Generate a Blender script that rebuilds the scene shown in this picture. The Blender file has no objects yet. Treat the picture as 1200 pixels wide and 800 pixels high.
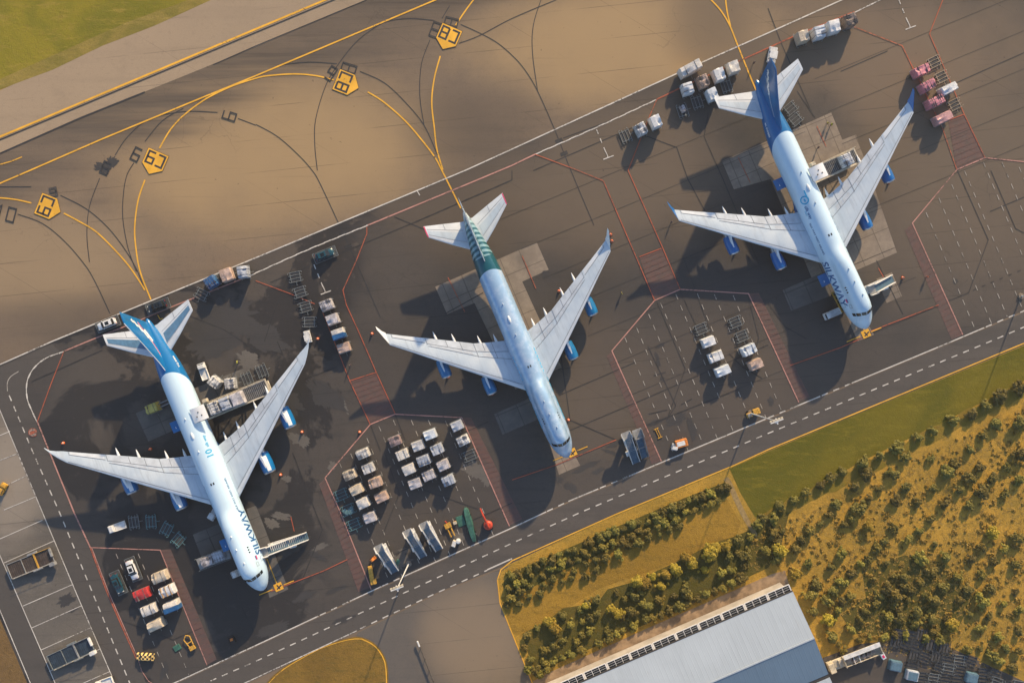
import bpy, bmesh, math, random
from mathutils import Vector, Matrix
PI = math.pi
R = math.radians
random.seed(11)
SC = bpy.context.scene
COL = SC.collection
# ------------------------------------------------------------------ camera, sky, sun, exposure
H = 197.0            # flying height of the camera (m)
S = 4.7              # photo pixels (1200 wide) per metre on the ground
cd = bpy.data.cameras.new('camera'); cam = bpy.data.objects.new('camera', cd); COL.objects.link(cam)
cam.location = (0, 0, H); cam.rotation_euler = (0, 0, 0)
cd.sensor_width = 36; cd.lens = 36*H/(1200/S); cd.clip_end = 5000; cd.clip_start = 1
SC.camera = cam
SUN_EL = 21.0
sdx, sdy = .35, .937                      # horizontal direction towards the sun
wd = bpy.data.worlds.new('World'); SC.world = wd; wd.use_nodes = True
nt = wd.node_tree; nt.nodes.clear()
sky = nt.nodes.new('ShaderNodeTexSky'); sky.sky_type = 'NISHITA'; sky.sun_disc = False
sky.sun_elevation = R(SUN_EL); sky.sun_rotation = math.atan2(sdx, sdy)
sky.air_density = 1.0; sky.dust_density = 1.0; sky.ozone_density = 2.0
bg = nt.nodes.new('ShaderNodeBackground'); bg.inputs[1].default_value = 0.145
wo = nt.nodes.new('ShaderNodeOutputWorld')
nt.links.new(sky.outputs[0], bg.inputs[0]); nt.links.new(bg.outputs[0], wo.inputs[0])
ld = bpy.data.lights.new('sun', 'SUN'); ld.energy = 5.0; ld.angle = R(1.1); ld.color = (1.0, .74, .43)
sun = bpy.data.objects.new('sun', ld); COL.objects.link(sun)
ce = math.cos(R(SUN_EL))
sun.rotation_euler = Vector((-sdx*ce, -sdy*ce, -math.sin(R(SUN_EL)))).to_track_quat('-Z', 'Y').to_euler()
sun.location = (80, 180, 90)
SC.view_settings.view_transform = 'Standard'; SC.view_settings.look = 'None'
SC.view_settings.exposure = 0.54; SC.view_settings.gamma = 1
SC.cycles.max_bounces = 5

# ------------------------------------------------------------------ helpers
def W(px, py, z=0.0):
    """photo pixel (1200x800) -> world x, y for something z metres above the ground"""
    k = (1 - z/H)/S
    return ((px-600)*k, (400-py)*k)
def sd(dx, dy):       # screen direction -> world angle
    return math.atan2(-dy, dx)

class NB:
    """tiny node-tree writer"""
    def __init__(s, name):
        s.m = bpy.data.materials.new(name); s.m.use_nodes = True
        s.t = s.m.node_tree; s.b = s.t.nodes['Principled BSDF']
        s.tc = s.t.nodes.new('ShaderNodeTexCoord')
    def link(s, a, b): s.t.links.new(a, b)
    def set(s, inp, v):
        if isinstance(v, (int, float)): inp.default_value = v
        elif isinstance(v, (tuple, list)): inp.default_value = tuple(v)+((1,) if len(v) == 3 and len(inp.default_value) == 4 else ())
        else: s.link(v, inp)
    def noise(s, scale, detail=4, rough=.55, vec=None, dist=0):
        n = s.t.nodes.new('ShaderNodeTexNoise'); n.inputs['Scale'].default_value = scale
        n.inputs['Detail'].default_value = detail; n.inputs['Roughness'].default_value = rough
        n.inputs['Distortion'].default_value = dist
        s.link(vec or s.tc.outputs['Object'], n.inputs['Vector']); return n.outputs['Fac']
    def voro(s, scale, vec=None, feature='F1', out='Color'):
        n = s.t.nodes.new('ShaderNodeTexVoronoi'); n.feature = feature; n.inputs['Scale'].default_value = scale
        s.link(vec or s.tc.outputs['Object'], n.inputs['Vector']); return n.outputs[out]
    def mapping(s, scale=(1, 1, 1), rot=(0, 0, 0), loc=(0, 0, 0), vec=None):
        n = s.t.nodes.new('ShaderNodeMapping'); n.inputs['Scale'].default_value = scale
        n.inputs['Rotation'].default_value = rot; n.inputs['Location'].default_value = loc
        s.link(vec or s.tc.outputs['Object'], n.inputs['Vector']); return n.outputs[0]
    def xyz(s, vec=None):
        n = s.t.nodes.new('ShaderNodeSeparateXYZ'); s.link(vec or s.tc.outputs['Object'], n.inputs[0]); return n.outputs
    def math(s, op, a, b=0.0, c=0.0, clamp=False):
        n = s.t.nodes.new('ShaderNodeMath'); n.operation = op; n.use_clamp = clamp
        s.set(n.inputs[0], a); s.set(n.inputs[1], b); s.set(n.inputs[2], c); return n.outputs[0]
    def ramp(s, v, a, b, lo=0.0, hi=1.0, smooth=True):
        n = s.t.nodes.new('ShaderNodeMapRange'); n.interpolation_type = 'SMOOTHSTEP' if smooth else 'LINEAR'
        s.set(n.inputs[0], v)
        for i, q in ((1, a), (2, b), (3, lo), (4, hi)): s.set(n.inputs[i], q)
        return n.outputs[0]
    def mix(s, f, a, b, mode='MIX'):
        n = s.t.nodes.new('ShaderNodeMix'); n.data_type = 'RGBA'; n.blend_type = mode
        s.set(n.inputs[0], f); s.set(n.inputs[6], a); s.set(n.inputs[7], b); return n.outputs[2]
    def bump(s, h, strength=.3, dist=.05):
        n = s.t.nodes.new('ShaderNodeBump'); n.inputs['Strength'].default_value = strength; n.inputs['Distance'].default_value = dist
        s.link(h, n.inputs['Height']); s.link(n.outputs[0], s.b.inputs['Normal'])
    def out(s, col, rough=.7, metal=0.0, spec=.5, coat=0.0):
        s.set(s.b.inputs['Base Color'], col); s.set(s.b.inputs['Roughness'], rough); s.set(s.b.inputs['Metallic'], metal)
        s.b.inputs['Specular IOR Level'].default_value = spec
        if coat: s.b.inputs['Coat Weight'].default_value = coat; s.b.inputs['Coat Roughness'].default_value = .12
        return s.m

def mat(name, col, rough=.6, metal=0.0, var=.18, scale=1.5, spec=.5, coat=0.0, bump=0.0):
    n = NB(name)
    f = n.noise(scale, 5, .6)
    c2 = tuple(c*(1-var) for c in col); c1 = tuple(min(1, c*(1+var*.5)) for c in col)
    cc = n.mix(n.ramp(f, .3, .7), c2, c1)
    if bump: n.bump(n.noise(scale*4, 4), bump, .05)
    return n.out(cc, rough, metal, spec, coat)

class MB:
    """mesh builder: everything added becomes ONE mesh object"""
    def __init__(s): s.bm = bmesh.new(); s.mi = 0
    def face(s, vs):
        try:
            f = s.bm.faces.new(vs); f.material_index = s.mi; return f
        except ValueError: return None
    def poly(s, pts): return s.face([s.bm.verts.new(p) for p in pts])
    def box(s, c, d, rz=0.0, taper=1.0, ry=0.0):
        """centre c, dimensions d, turned rz; the top is taper times the bottom"""
        m = Matrix.Translation(c) @ Matrix.Rotation(rz, 4, 'Z') @ Matrix.Rotation(ry, 4, 'Y')
        v = []
        for z in (-1, 1):
            k = taper if z > 0 else 1
            for x, y in ((-1, -1), (1, -1), (1, 1), (-1, 1)):
                v.append(s.bm.verts.new(m @ Vector((x*d[0]/2*k, y*d[1]/2*k, z*d[2]/2))))
        for q in ((3, 2, 1, 0), (4, 5, 6, 7), (0, 1, 5, 4), (1, 2, 6, 5), (2, 3, 7, 6), (3, 0, 4, 7)): s.face([v[i] for i in q])
    def rings(s, rings, close=True, caps=True):
        vs = [[s.bm.verts.new(p) for p in r] for r in rings]
        n = len(vs[0])
        for a, b in zip(vs, vs[1:]):
            for i in range(n if close else n-1):
                j = (i+1) % n; s.face([a[i], a[j], b[j], b[i]])
        if caps and close: s.face(list(reversed(vs[0]))); s.face(vs[-1])
        return vs
    def tube(s, pts, r, n=8, r2=None):
        pts = [Vector(p) for p in pts]; rg = []
        for i, p in enumerate(pts):
            t = (pts[min(i+1, len(pts)-1)]-pts[max(i-1, 0)]).normalized()
            u = t.cross(Vector((0, 0, 1)));  u = Vector((1, 0, 0)) if u.length < 1e-3 else u.normalized()
            w = t.cross(u); k = r if r2 is None else r+(r2-r)*i/(len(pts)-1)
            rg.append([p+u*math.cos(2*PI*j/n)*k+w*math.sin(2*PI*j/n)*k for j in range(n)])
        s.rings(rg)
    def lathe(s, prof, origin=(0, 0, 0), axis='X', n=24, caps=True):
        """prof: list of (position along axis, radius)"""
        o = Vector(origin); rg = []
        for a, r in prof:
            ring = []
            for j in range(n):
                c, q = math.cos(2*PI*j/n)*r, math.sin(2*PI*j/n)*r
                ring.append(o+Vector({'X': (a, c, q), 'Y': (c, a, q), 'Z': (c, q, a)}[axis]))
            rg.append(ring)
        s.rings(rg, caps=caps)
    def prism(s, poly, z0, z1):
        s.rings([[(x, y, z0) for x, y in poly], [(x, y, z1) for x, y in poly]])
    def build(s, name, mats, parent=None, bevel=0.0, smooth=False, seg=1):
        bm = s.bm
        bmesh.ops.recalc_face_normals(bm, faces=bm.faces)
        if bevel:
            es = [e for e in bm.edges if len(e.link_faces) == 2 and e.calc_face_angle(0) > R(30)]
            bmesh.ops.bevel(bm, geom=es, offset=bevel, segments=seg, affect='EDGES', clamp_overlap=True)
        me = bpy.data.meshes.new(name); bm.to_mesh(me); bm.free()
        for m in (mats if isinstance(mats, (list, tuple)) else [mats]): me.materials.append(m)
        if smooth:
            me.shade_smooth()
            try: me.set_sharp_from_angle(angle=R(38))
            except Exception: pass
        o = bpy.data.objects.new(name, me); COL.objects.link(o)
        if parent: o.parent = parent
        return o

def tag(o, label=None, cat=None, group=None, kind=None):
    if label: o['label'] = label
    if cat: o['category'] = cat
    if group: o['group'] = group
    if kind: o['kind'] = kind
    return o
def thing(name, label, cat, loc=(0, 0, 0), rz=0.0, group=None):
    o = bpy.data.objects.new(name, None); COL.objects.link(o); o.empty_display_size = .5
    o.location = (loc[0], loc[1], loc[2] if len(loc) > 2 else 0); o.rotation_euler = (0, 0, rz)
    return tag(o, label, cat, group)
KIDS = {}
def kids(o): return [c for c in o.children]
def copy_tree(o, parent=None):
    c = o.copy(); COL.objects.link(c); c.parent = parent
    for ch in o.children: copy_tree(ch, c)
    return c
PROTO = {}
def inst(key, maker, loc, rz, label, cat_=None, group=None, scale=None):
    """first use builds, later uses copy the thing and each of its parts"""
    if key not in PROTO: o = PROTO[key] = maker()
    else: o = copy_tree(PROTO[key])
    o.location = (loc[0], loc[1], loc[2] if len(loc) > 2 else 0); o.rotation_euler = (0, 0, rz); o['label'] = label
    if scale: o.scale = scale
    if group: o['group'] = group
    return o
ORD = ['first', 'second', 'third', 'fourth', 'fifth', 'sixth', 'seventh', 'eighth', 'ninth', 'tenth', 'eleventh', 'twelfth', 'thirteenth', 'fourteenth',
       'fifteenth', 'sixteenth', 'seventeenth', 'eighteenth', 'nineteenth', 'twentieth', 'twenty-first', 'twenty-second', 'twenty-third', 'twenty-fourth',
       'twenty-fifth', 'twenty-sixth', 'twenty-seventh', 'twenty-eighth', 'twenty-ninth', 'thirtieth', 'thirty-first', 'thirty-second', 'thirty-third', 'thirty-fourth', 'thirty-fifth']

# ------------------------------------------------------------------ ground materials
def paving(name, base, light, dark, patch=.5, wet=0.0, tint=None, rough=.85, glow_and_tone=(), lane=None, wetx=None):
    n = NB(name)
    big = n.noise(.012, 5, .6, dist=.4)
    st = n.mapping(scale=(.012, .16, 1), rot=(0, 0, R(-22.4)))        # wear dragged along the traffic direction
    streak = n.noise(1.0, 6, .65, vec=st)
    med = n.noise(.11, 7, .65)
    fine = n.noise(3.2, 4, .7)
    c = n.mix(n.ramp(big, .38, .64), base, light)
    c = n.mix(n.math('MULTIPLY', n.ramp(streak, .48, .68), patch), c, dark)
    c = n.mix(n.math('MULTIPLY', n.ramp(med, .52, .70), .30), c, light)
    c = n.mix(n.math('MULTIPLY', n.ramp(med, .46, .30), .35), c, dark)
    c = n.mix(n.ramp(fine, .25, .75, 0, .38), c, dark); c = n.mix(n.ramp(n.noise(.8, 8, .78), .50, .70, 0, .35), c, tuple(v*.8 for v in dark)); c = n.mix(n.ramp(n.noise(1.3, 6, .75), .56, .70, 0, .30), c, light)
    if glow_and_tone or lane or wetx:
        X = n.xyz()
    for dx, dy, rx, ry, col, amt in glow_and_tone:          # soft ellipses: golden glow painted into the colour, and plain tone differences
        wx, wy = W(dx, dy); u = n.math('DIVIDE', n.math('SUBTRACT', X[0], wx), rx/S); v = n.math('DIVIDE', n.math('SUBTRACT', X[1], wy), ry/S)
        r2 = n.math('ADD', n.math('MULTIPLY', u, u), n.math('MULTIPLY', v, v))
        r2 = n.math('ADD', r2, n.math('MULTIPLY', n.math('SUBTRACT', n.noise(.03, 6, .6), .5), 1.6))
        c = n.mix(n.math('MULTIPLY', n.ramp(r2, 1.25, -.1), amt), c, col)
    if lane:
        q = n.math('ADD', n.math('ADD', n.math('MULTIPLY', X[0], 1.7926), n.math('MULTIPLY', X[1], -4.3447)), 598.6)
        q = n.math('ADD', q, n.math('MULTIPLY', n.math('SUBTRACT', n.noise(1.0, 5, .6, vec=n.mapping(scale=(.01, .12, 1), rot=(0, 0, R(-22.4)))), .5), 70))
        lm = n.math('MULTIPLY', n.ramp(q, 240, 195), n.ramp(streak, .30, .62, .35, 1))
        c = n.mix(n.math('MULTIPLY', lm, .85), c, lane)
        tire = n.noise(1.0, 4, .7, vec=n.mapping(scale=(.02, .9, 1), rot=(0, 0, R(-22.4))))
        c = n.mix(n.math('MULTIPLY', n.math('MULTIPLY', lm, n.ramp(tire, .52, .66)), .45), c, tuple(v*.62 for v in lane))
    sp = n.noise(.9, 3, .5)
    c = n.mix(n.ramp(sp, .70, .76, 0, .45), c, tuple(v*.5 for v in dark))    # oil spots
    jv = n.xyz(n.mapping(rot=(0, 0, R(-22.4)), scale=(1/30, 1/7.5, 1)))
    jl = n.math('MAXIMUM', n.ramp(n.math('ABSOLUTE', n.math('SUBTRACT', n.math('FRACT', jv[0]), .5)), .4972, .4985), n.ramp(n.math('ABSOLUTE', n.math('SUBTRACT', n.math('FRACT', jv[1]), .5)), .488, .494))
    c = n.mix(n.math('MULTIPLY', jl, n.ramp(n.noise(.05, 3), .42, .6, 0, .55)), c, tuple(v*.5 for v in dark))
    vv = n.t.nodes.new('ShaderNodeVectorMath'); vv.operation = 'ADD'; nn = n.t.nodes.new('ShaderNodeTexNoise'); nn.inputs['Scale'].default_value = .12; nn.inputs['Detail'].default_value = 6
    n.link(n.tc.outputs['Object'], nn.inputs['Vector']); sc_ = n.t.nodes.new('ShaderNodeVectorMath'); sc_.operation = 'SCALE'; sc_.inputs['Scale'].default_value = 9.0
    n.link(nn.outputs['Color'], sc_.inputs[0]); n.link(n.tc.outputs['Object'], vv.inputs[0]); n.link(sc_.outputs[0], vv.inputs[1])
    crk = n.voro(.075, vec=vv.outputs[0], feature='DISTANCE_TO_EDGE', out='Distance')
    c = n.mix(n.math('MULTIPLY', n.ramp(crk, .007, .002), n.ramp(n.noise(.03, 3), .54, .62, 0, .28)), c, tuple(v*.6 for v in dark))
    rub = n.noise(1.0, 3, .5, vec=n.mapping(scale=(.035, 1.6, 1), rot=(0, 0, R(-27))))
    c = n.mix(n.math('MULTIPLY', n.ramp(rub, .60, .70), n.ramp(n.noise(.04, 2), .5, .6, 0, .16)), c, tuple(v*.6 for v in dark))
    rg = rough
    if wet:
        w = n.ramp(n.noise(.045, 8, .62, dist=.6), (.572-wet*.12), (.612-wet*.12))
        if wetx:
            w = n.math('MULTIPLY', w, n.ramp(n.math('ADD', n.math('SUBTRACT', X[0], n.math('MULTIPLY', X[1], .2)), n.math('MULTIPLY', n.math('SUBTRACT', n.noise(.03, 5), .5), 60)), wetx[0], wetx[1]))
        w2 = n.math('MULTIPLY', w, n.ramp(n.noise(.4, 5, .7), .30, .42))
        c = n.mix(n.math('MULTIPLY', w2, .66), c, tuple(v*.42 for v in dark))
        rg = n.ramp(w2, 0, 1, rough, .42)
    n.bump(fine, .15, .02)
    return n.out(c, rg, spec=.35)
M = {}
GLOW_TAN = (.37, .255, .132)  # tan of the sunlit glow, painted into the taxiway colour
M['apron'] = paving('apron_asphalt', (.082, .066, .054), (.130, .100, .075), (.052, .045, .041), .45, glow_and_tone=((730, 200, 130, 60, (.16, .112, .072), .8), (1150, 60, 120, 120, (.165, .122, .088), .8), (690, 450, 60, 80, (.115, .088, .066), .6)))
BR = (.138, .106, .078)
M['apron_wet'] = paving('apron_asphalt_damp', (.057, .052, .051), (.084, .072, .064), (.038, .038, .040), .45, wet=.80, wetx=(-24, -46),
    glow_and_tone=((560, 240, 180, 80, (.108, .084, .064), .75), (380, 300, 100, 40, (.092, .076, .062), .6), (110, 470, 60, 60, (.084, .074, .066), .6), (720, 210, 150, 110, BR, .85), (930, 60, 260, 60, BR, .8), (1120, 180, 170, 200, BR, .85), (1060, 60, 160, 90, (.175, .128, .090), .7), (700, 450, 90, 90, (.112, .088, .069), .7), (850, 440, 130, 90, (.095, .079, .067), .7)))
M['taxi'] = paving('taxiway_asphalt', (.168, .126, .090), (.215, .158, .108), (.108, .086, .068), .5, lane=(.088, .072, .060),
                   glow_and_tone=((310, 175, 235, 115, GLOW_TAN, .85), (725, 50, 200, 90, GLOW_TAN, .85), (40, 300, 150, 75, (.31, .225, .135), .8), (560, 150, 90, 60, (.085, .068, .056), .6), (830, 30, 60, 70, (.085, .068, .056), .6), (90, 380, 120, 40, (.105, .085, .068), .6)))
M['shoulder'] = paving('shoulder_asphalt', (.315, .240, .165), (.365, .275, .185), (.250, .192, .135), .4)
M['road'] = paving('road_asphalt', (.078, .071, .067), (.100, .088, .080), (.058, .055, .054), .6)
M['park'] = paving('parking_concrete', (.130, .118, .104), (.26, .235, .20), (.076, .070, .066), .8, glow_and_tone=((15, 560, 50, 90, (.33, .28, .225), .7),))
def concrete(name, base, lt, dk, cell=2.6):
    n = NB(name)
    v = n.mapping(rot=(0, 0, R(-22.9)), scale=(1/cell, 1/cell, 1))
    x = n.xyz(v)
    fx = n.math('ABSOLUTE', n.math('SUBTRACT', n.math('FRACT', x[0]), .5)); fy = n.math('ABSOLUTE', n.math('SUBTRACT', n.math('FRACT', x[1]), .5))
    line = n.ramp(n.math('MAXIMUM', fx, fy), .475, .49)
    med = n.noise(.35, 7, .7); big = n.noise(.07, 3)
    c = n.mix(n.ramp(med, .35, .7), base, lt)
    c = n.mix(n.ramp(big, .5, .65, 0, .6), c, dk)
    c = n.mix(n.ramp(n.noise(.8, 6, .7), .62, .75, 0, .6), c, tuple(v*.5 for v in dk))
    c = n.mix(n.math('MULTIPLY', line, .55), c, tuple(v*.4 for v in dk))
    return n.out(c, .85, spec=.3)
M['concrete'] = concrete('concrete_slabs', (.20, .165, .135), (.27, .225, .18), (.12, .105, .092), 5.2)
M['concrete_dark'] = concrete('concrete_slabs_damp', (.10, .098, .096), (.14, .13, .12), (.07, .07, .072), 5.2)
def grass(name, a, b, c3, d, s1=.05):   # turf: two tones, dry patches, clumps, stalks
    n = NB(name)
    st = n.mapping(scale=(.25, 1, 1), rot=(0, 0, R(-22.4)))
    big = n.noise(s1, 6, .65, dist=.5); med = n.noise(.5, 8, .75, vec=st); fine = n.noise(4.0, 5, .8)
    c = n.mix(n.ramp(big, .38, .62), a, b)
    c = n.mix(n.ramp(med, .50, .66, 0, .75), c, c3)
    c = n.mix(n.ramp(fine, .48, .72, 0, .8), c, d)
    cl = n.noise(.9, 9, .85, dist=.8); c = n.mix(n.ramp(cl, .50, .62, 0, .55), c, tuple(v*.62 for v in c3)); c = n.mix(n.ramp(n.noise(1.7, 6, .8), .56, .68, 0, .45), c, tuple(min(1, v*1.35) for v in b))
    n.bump(n.math('ADD', fine, n.noise(1.2, 5, .7)), .9, .16)
    return n.out(c, .9, spec=.15)
M['field'] = grass('dry_scrub_ground', (.36, .225, .040), (.50, .295, .048), (.26, .180, .036), (.19, .135, .030), .08)
M['meadow'] = grass('dry_meadow', (.29, .175, .028), (.38, .225, .034), (.215, .138, .026), (.16, .105, .024), .03)
M['verge'] = grass('green_verge', (.160, .134, .014), (.105, .102, .012), (.22, .175, .022), (.085, .085, .014), .04)
M['grass_far'] = grass('airfield_grass', (.27, .225, .022), (.175, .165, .018), (.34, .25, .05), (.12, .11, .02), .045)
M['grass_edge'] = grass('airfield_grass_edge', (.30, .225, .055), (.20, .17, .035), (.36, .27, .08), (.10, .085, .025), .1)
M['island'] = grass('island_turf', (.20, .12, .028), (.25, .15, .032), (.15, .11, .028), (.11, .08, .022), .06)
M['dirt'] = grass('brown_earth', (.17, .105, .045), (.20, .125, .05), (.14, .09, .04), (.11, .075, .035), .06)
def paint(name, col, wear=.5, under=(.075, .064, .056)):
    n = NB(name)
    w = n.ramp(n.math('ADD', n.math('MULTIPLY', n.noise(1.6, 7, .8), .7), n.math('MULTIPLY', n.noise(.08, 3), .4)), .60-wear*.10, .66, 0, .9)
    c = n.mix(n.ramp(n.noise(.25, 4), .35, .7), tuple(v*.78 for v in col), col)
    return n.out(n.mix(w, c, under), .78, spec=.3)
M['white_paint'] = paint('white_marking_paint', (.66, .63, .58), .25)
M['old_white'] = paint('worn_white_paint', (.44, .41, .37), .6)
M['yellow_paint'] = paint('yellow_marking_paint', (.86, .46, .05), -.35)
M['hatch_paint'] = mat('worn_red_hatch_paint', (.135, .066, .056), .8, var=.5, scale=.7)
M['red_paint'] = paint('red_marking_paint', (.48, .12, .065), .6)
M['pink_line'] = paint('faded_red_white_paint', (.52, .27, .23), .35)
M['dark_paint'] = mat('blacked_out_paint', (.030, .031, .036), .7, var=.3, scale=.6)
M['seam'] = mat('bitumen_seam', (.028, .028, .031), .7, var=.4, scale=.4)
def redwash():
    n = NB('red_hatch_wash')
    f = n.ramp(n.noise(.5, 6, .7), .3, .65)
    return n.out(n.mix(f, (.084, .062, .058), (.118, .066, .060)), .8)
M['red_wash'] = redwash()

# ------------------------------------------------------------------ the ground and its paint
ZL = [0.02]
def sheet(name, pts, m, z, kind='structure'):
    b = MB(); vs = [b.bm.verts.new((*W(x, y), z)) for x, y in pts]
    f = b.bm.faces.new(vs); bmesh.ops.triangulate(b.bm, faces=[f])
    o = b.build(name, m); return tag(o, kind=kind)
def big(name, m, z):
    b = MB(); b.poly([(-2500, -2500, z), (2500, -2500, z), (2500, 2500, z), (-2500, 2500, z)])
    return tag(b.build(name, m), kind='structure')
def smooth_pts(p, n=5):
    out = []
    for i in range(len(p)-1):
        p0 = p[max(i-1, 0)]; p1 = p[i]; p2 = p[i+1]; p3 = p[min(i+2, len(p)-1)]
        for k in range(n):
            t = k/n
            out.append(tuple(.5*((2*p1[a])+(-p0[a]+p2[a])*t+(2*p0[a]-5*p1[a]+4*p2[a]-p3[a])*t*t+(-p0[a]+3*p1[a]-3*p2[a]+p3[a])*t**3) for a in (0, 1)))
    out.append(p[-1]); return out
big('ground', M['field'], 0)
U = (.9244, -.3814)           # along the taxiway in the photo
def far(p, k): return (p[0]+U[0]*k, p[1]+U[1]*k)
# airfield side, paved with one sheet; the grass beyond it
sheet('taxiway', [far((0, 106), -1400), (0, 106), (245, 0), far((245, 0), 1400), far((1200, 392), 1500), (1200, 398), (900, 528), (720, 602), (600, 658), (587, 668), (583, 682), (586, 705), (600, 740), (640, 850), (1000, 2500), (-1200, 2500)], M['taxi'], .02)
sheet('grass_field', [far((0, 106), -1400), far((0, 103), -2), (60, 78), (120, 50), (245, 0), far((245, 0), 1400), (900, -2600), (-2400, -1500)], M['grass_far'], .024)
sheet('grass_border', [(-40, 122), (0, 105), (62, 82), (120, 54), (180, 31), (248, 0), (290, -18), (262, -16), (205, 6), (150, 26), (60, 66), (0, 93), (-40, 110)], M['grass_edge'], .034)
sheet('taxiway_shoulder', [far((0, 106), -400), (0, 106), (60, 80), (120, 53), (245, 0), far((245, 0), 400), far((430, 0), 400), (430, 0), (300, 55), (95, 138), (0, 180), far((0, 180), -400)], M['shoulder'], .028)
MAINL = [(-200, 507), (0, 427), (61, 400), (300, 302), (545, 200), (600, 175), (792, 87), (900, 39), (987, 0), (1160, -76)]
ROADL = [(60, 862), (210, 797), (300, 755.5), (446, 687), (600, 618), (666, 587), (900, 489.5), (1115, 400), (1200, 364), (1400, 279)]
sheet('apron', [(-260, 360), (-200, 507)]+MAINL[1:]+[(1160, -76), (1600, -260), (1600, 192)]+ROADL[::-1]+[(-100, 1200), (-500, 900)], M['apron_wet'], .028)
sheet('service_road', [(-200, 975), (60, 864), (210, 799), (300, 757.5), (446, 689), (600, 620), (666, 589), (900, 491.5), (1115, 402), (1200, 366), (1400, 281),
      (1420, 310), (1200, 404), (900, 528), (720, 603), (600, 659), (512, 694), (419, 739), (300, 795), (180, 850), (-150, 990)], M['road'], .032)
sheet('access_road', [(419, 741), (512, 696), (600, 661), (588, 668), (583, 682), (587, 706), (600, 742), (626, 802), (660, 880), (440, 880), (456, 802), (452, 772), (438, 753), (417, 746)], paving('access_asphalt', (.115, .104, .096), (.165, .140, .112), (.080, .077, .078), .4, glow_and_tone=((560, 745, 75, 70, (.24, .185, .13), .8),)), .036)  # the tan ellipse paints a warm glow into the road colour
sheet('stand_taxi_strip', [(-200, 510), (0, 430), (61, 403), (72, 413), (52, 420), (38, 432), (31, 446), (31, 465), (40, 490), (87, 600), (125, 692), (160, 772), (200, 870), (155, 870), (135, 800), (50, 600), (0, 480), (-200, 200)], M['road'], .036)
sheet('parking_area', [(0, 480), (50, 600), (92, 700), (135, 800), (160, 860), (90, 860), (65, 800), (33, 725), (0, 650), (-60, 520), (-60, 340)], M['park'], .040)
sheet('service_lane', [(0, 652), (33, 727), (64, 802), (88, 860), (62, 860), (36, 800), (0, 715), (-60, 580), (-60, 522)], M['road'], .040)
sheet('earth_verge', [(0, 724), (33, 802), (58, 860), (-120, 900), (-200, 500)], M['dirt'], .044)
sheet('traffic_island', smooth_pts([(290, 880), (298, 825), (313, 799), (333, 781), (375, 758), (408, 747), (424, 746), (441, 755), (453, 774), (455, 800), (452, 840), (450, 880)], 4), M['island'], .060)
sheet('grass_verge', [(855, 549), (900, 529), (1000, 487), (1200, 405), (1420, 311), (1440, 345), (1200, 446), (1100, 497), (1010, 540), (940, 580), (905, 597), (885, 606), (868, 578)], M['verge'], .012)
M['verge_edge'] = grass('verge_edge_grass', (.25, .17, .03), (.19, .15, .022), (.30, .19, .04), (.12, .10, .02), .12)
rnd = random.Random(21); top = []; bot = []
for i in range(60):
    t = i/59; x = 895+t*545; y = 603-(x-905)*.4985 if x < 1210 else 451-(x-1210)*.45
    top.append((x, y-4-rnd.uniform(0, 7))); bot.append((x, y+6+rnd.uniform(0, 5)))
sheet('verge_border', top+bot[::-1], M['verge_edge'], .015)
sheet('dry_meadow', [(600, 742), (587, 700), (640, 672), (760, 622), (852, 585), (868, 612), (860, 640), (800, 655), (700, 690), (615, 745)], M['meadow'], .012)
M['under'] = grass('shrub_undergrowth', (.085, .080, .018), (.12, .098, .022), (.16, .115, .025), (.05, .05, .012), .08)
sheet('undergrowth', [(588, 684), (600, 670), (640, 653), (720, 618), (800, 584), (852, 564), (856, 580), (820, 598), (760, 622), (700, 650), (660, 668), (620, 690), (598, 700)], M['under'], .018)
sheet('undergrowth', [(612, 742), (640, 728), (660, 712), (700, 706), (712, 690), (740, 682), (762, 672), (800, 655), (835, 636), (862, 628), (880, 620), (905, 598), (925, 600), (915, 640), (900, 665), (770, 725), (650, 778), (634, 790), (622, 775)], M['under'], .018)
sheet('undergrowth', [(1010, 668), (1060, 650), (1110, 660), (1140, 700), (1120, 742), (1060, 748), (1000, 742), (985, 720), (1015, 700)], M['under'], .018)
sheet('worn_track', smooth_pts([(848, 562), (853, 570), (861, 588), (871, 608), (884, 628), (887, 625), (876, 605), (866, 584), (858, 566), (853, 558)], 3), mat('trodden_earth', (.30, .21, .085), .9, var=.3), .030)
sheet('hangar_apron', [(600, 812), (640, 789), (760, 735), (905, 672), (920, 668), (926, 690), (930, 720), (800, 900), (560, 900)], mat('pale_concrete_path', (.30, .21, .13), .85, var=.45, scale=.35), .020)
sheet('equipment_yard', [(965, 770), (1008, 754), (1060, 748), (1100, 752), (1150, 775), (1205, 800), (1260, 880), (900, 900), (940, 800)], paving('yard_asphalt', (.085, .072, .062), (.12, .098, .08), (.05, .048, .05), .5), .024)

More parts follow.
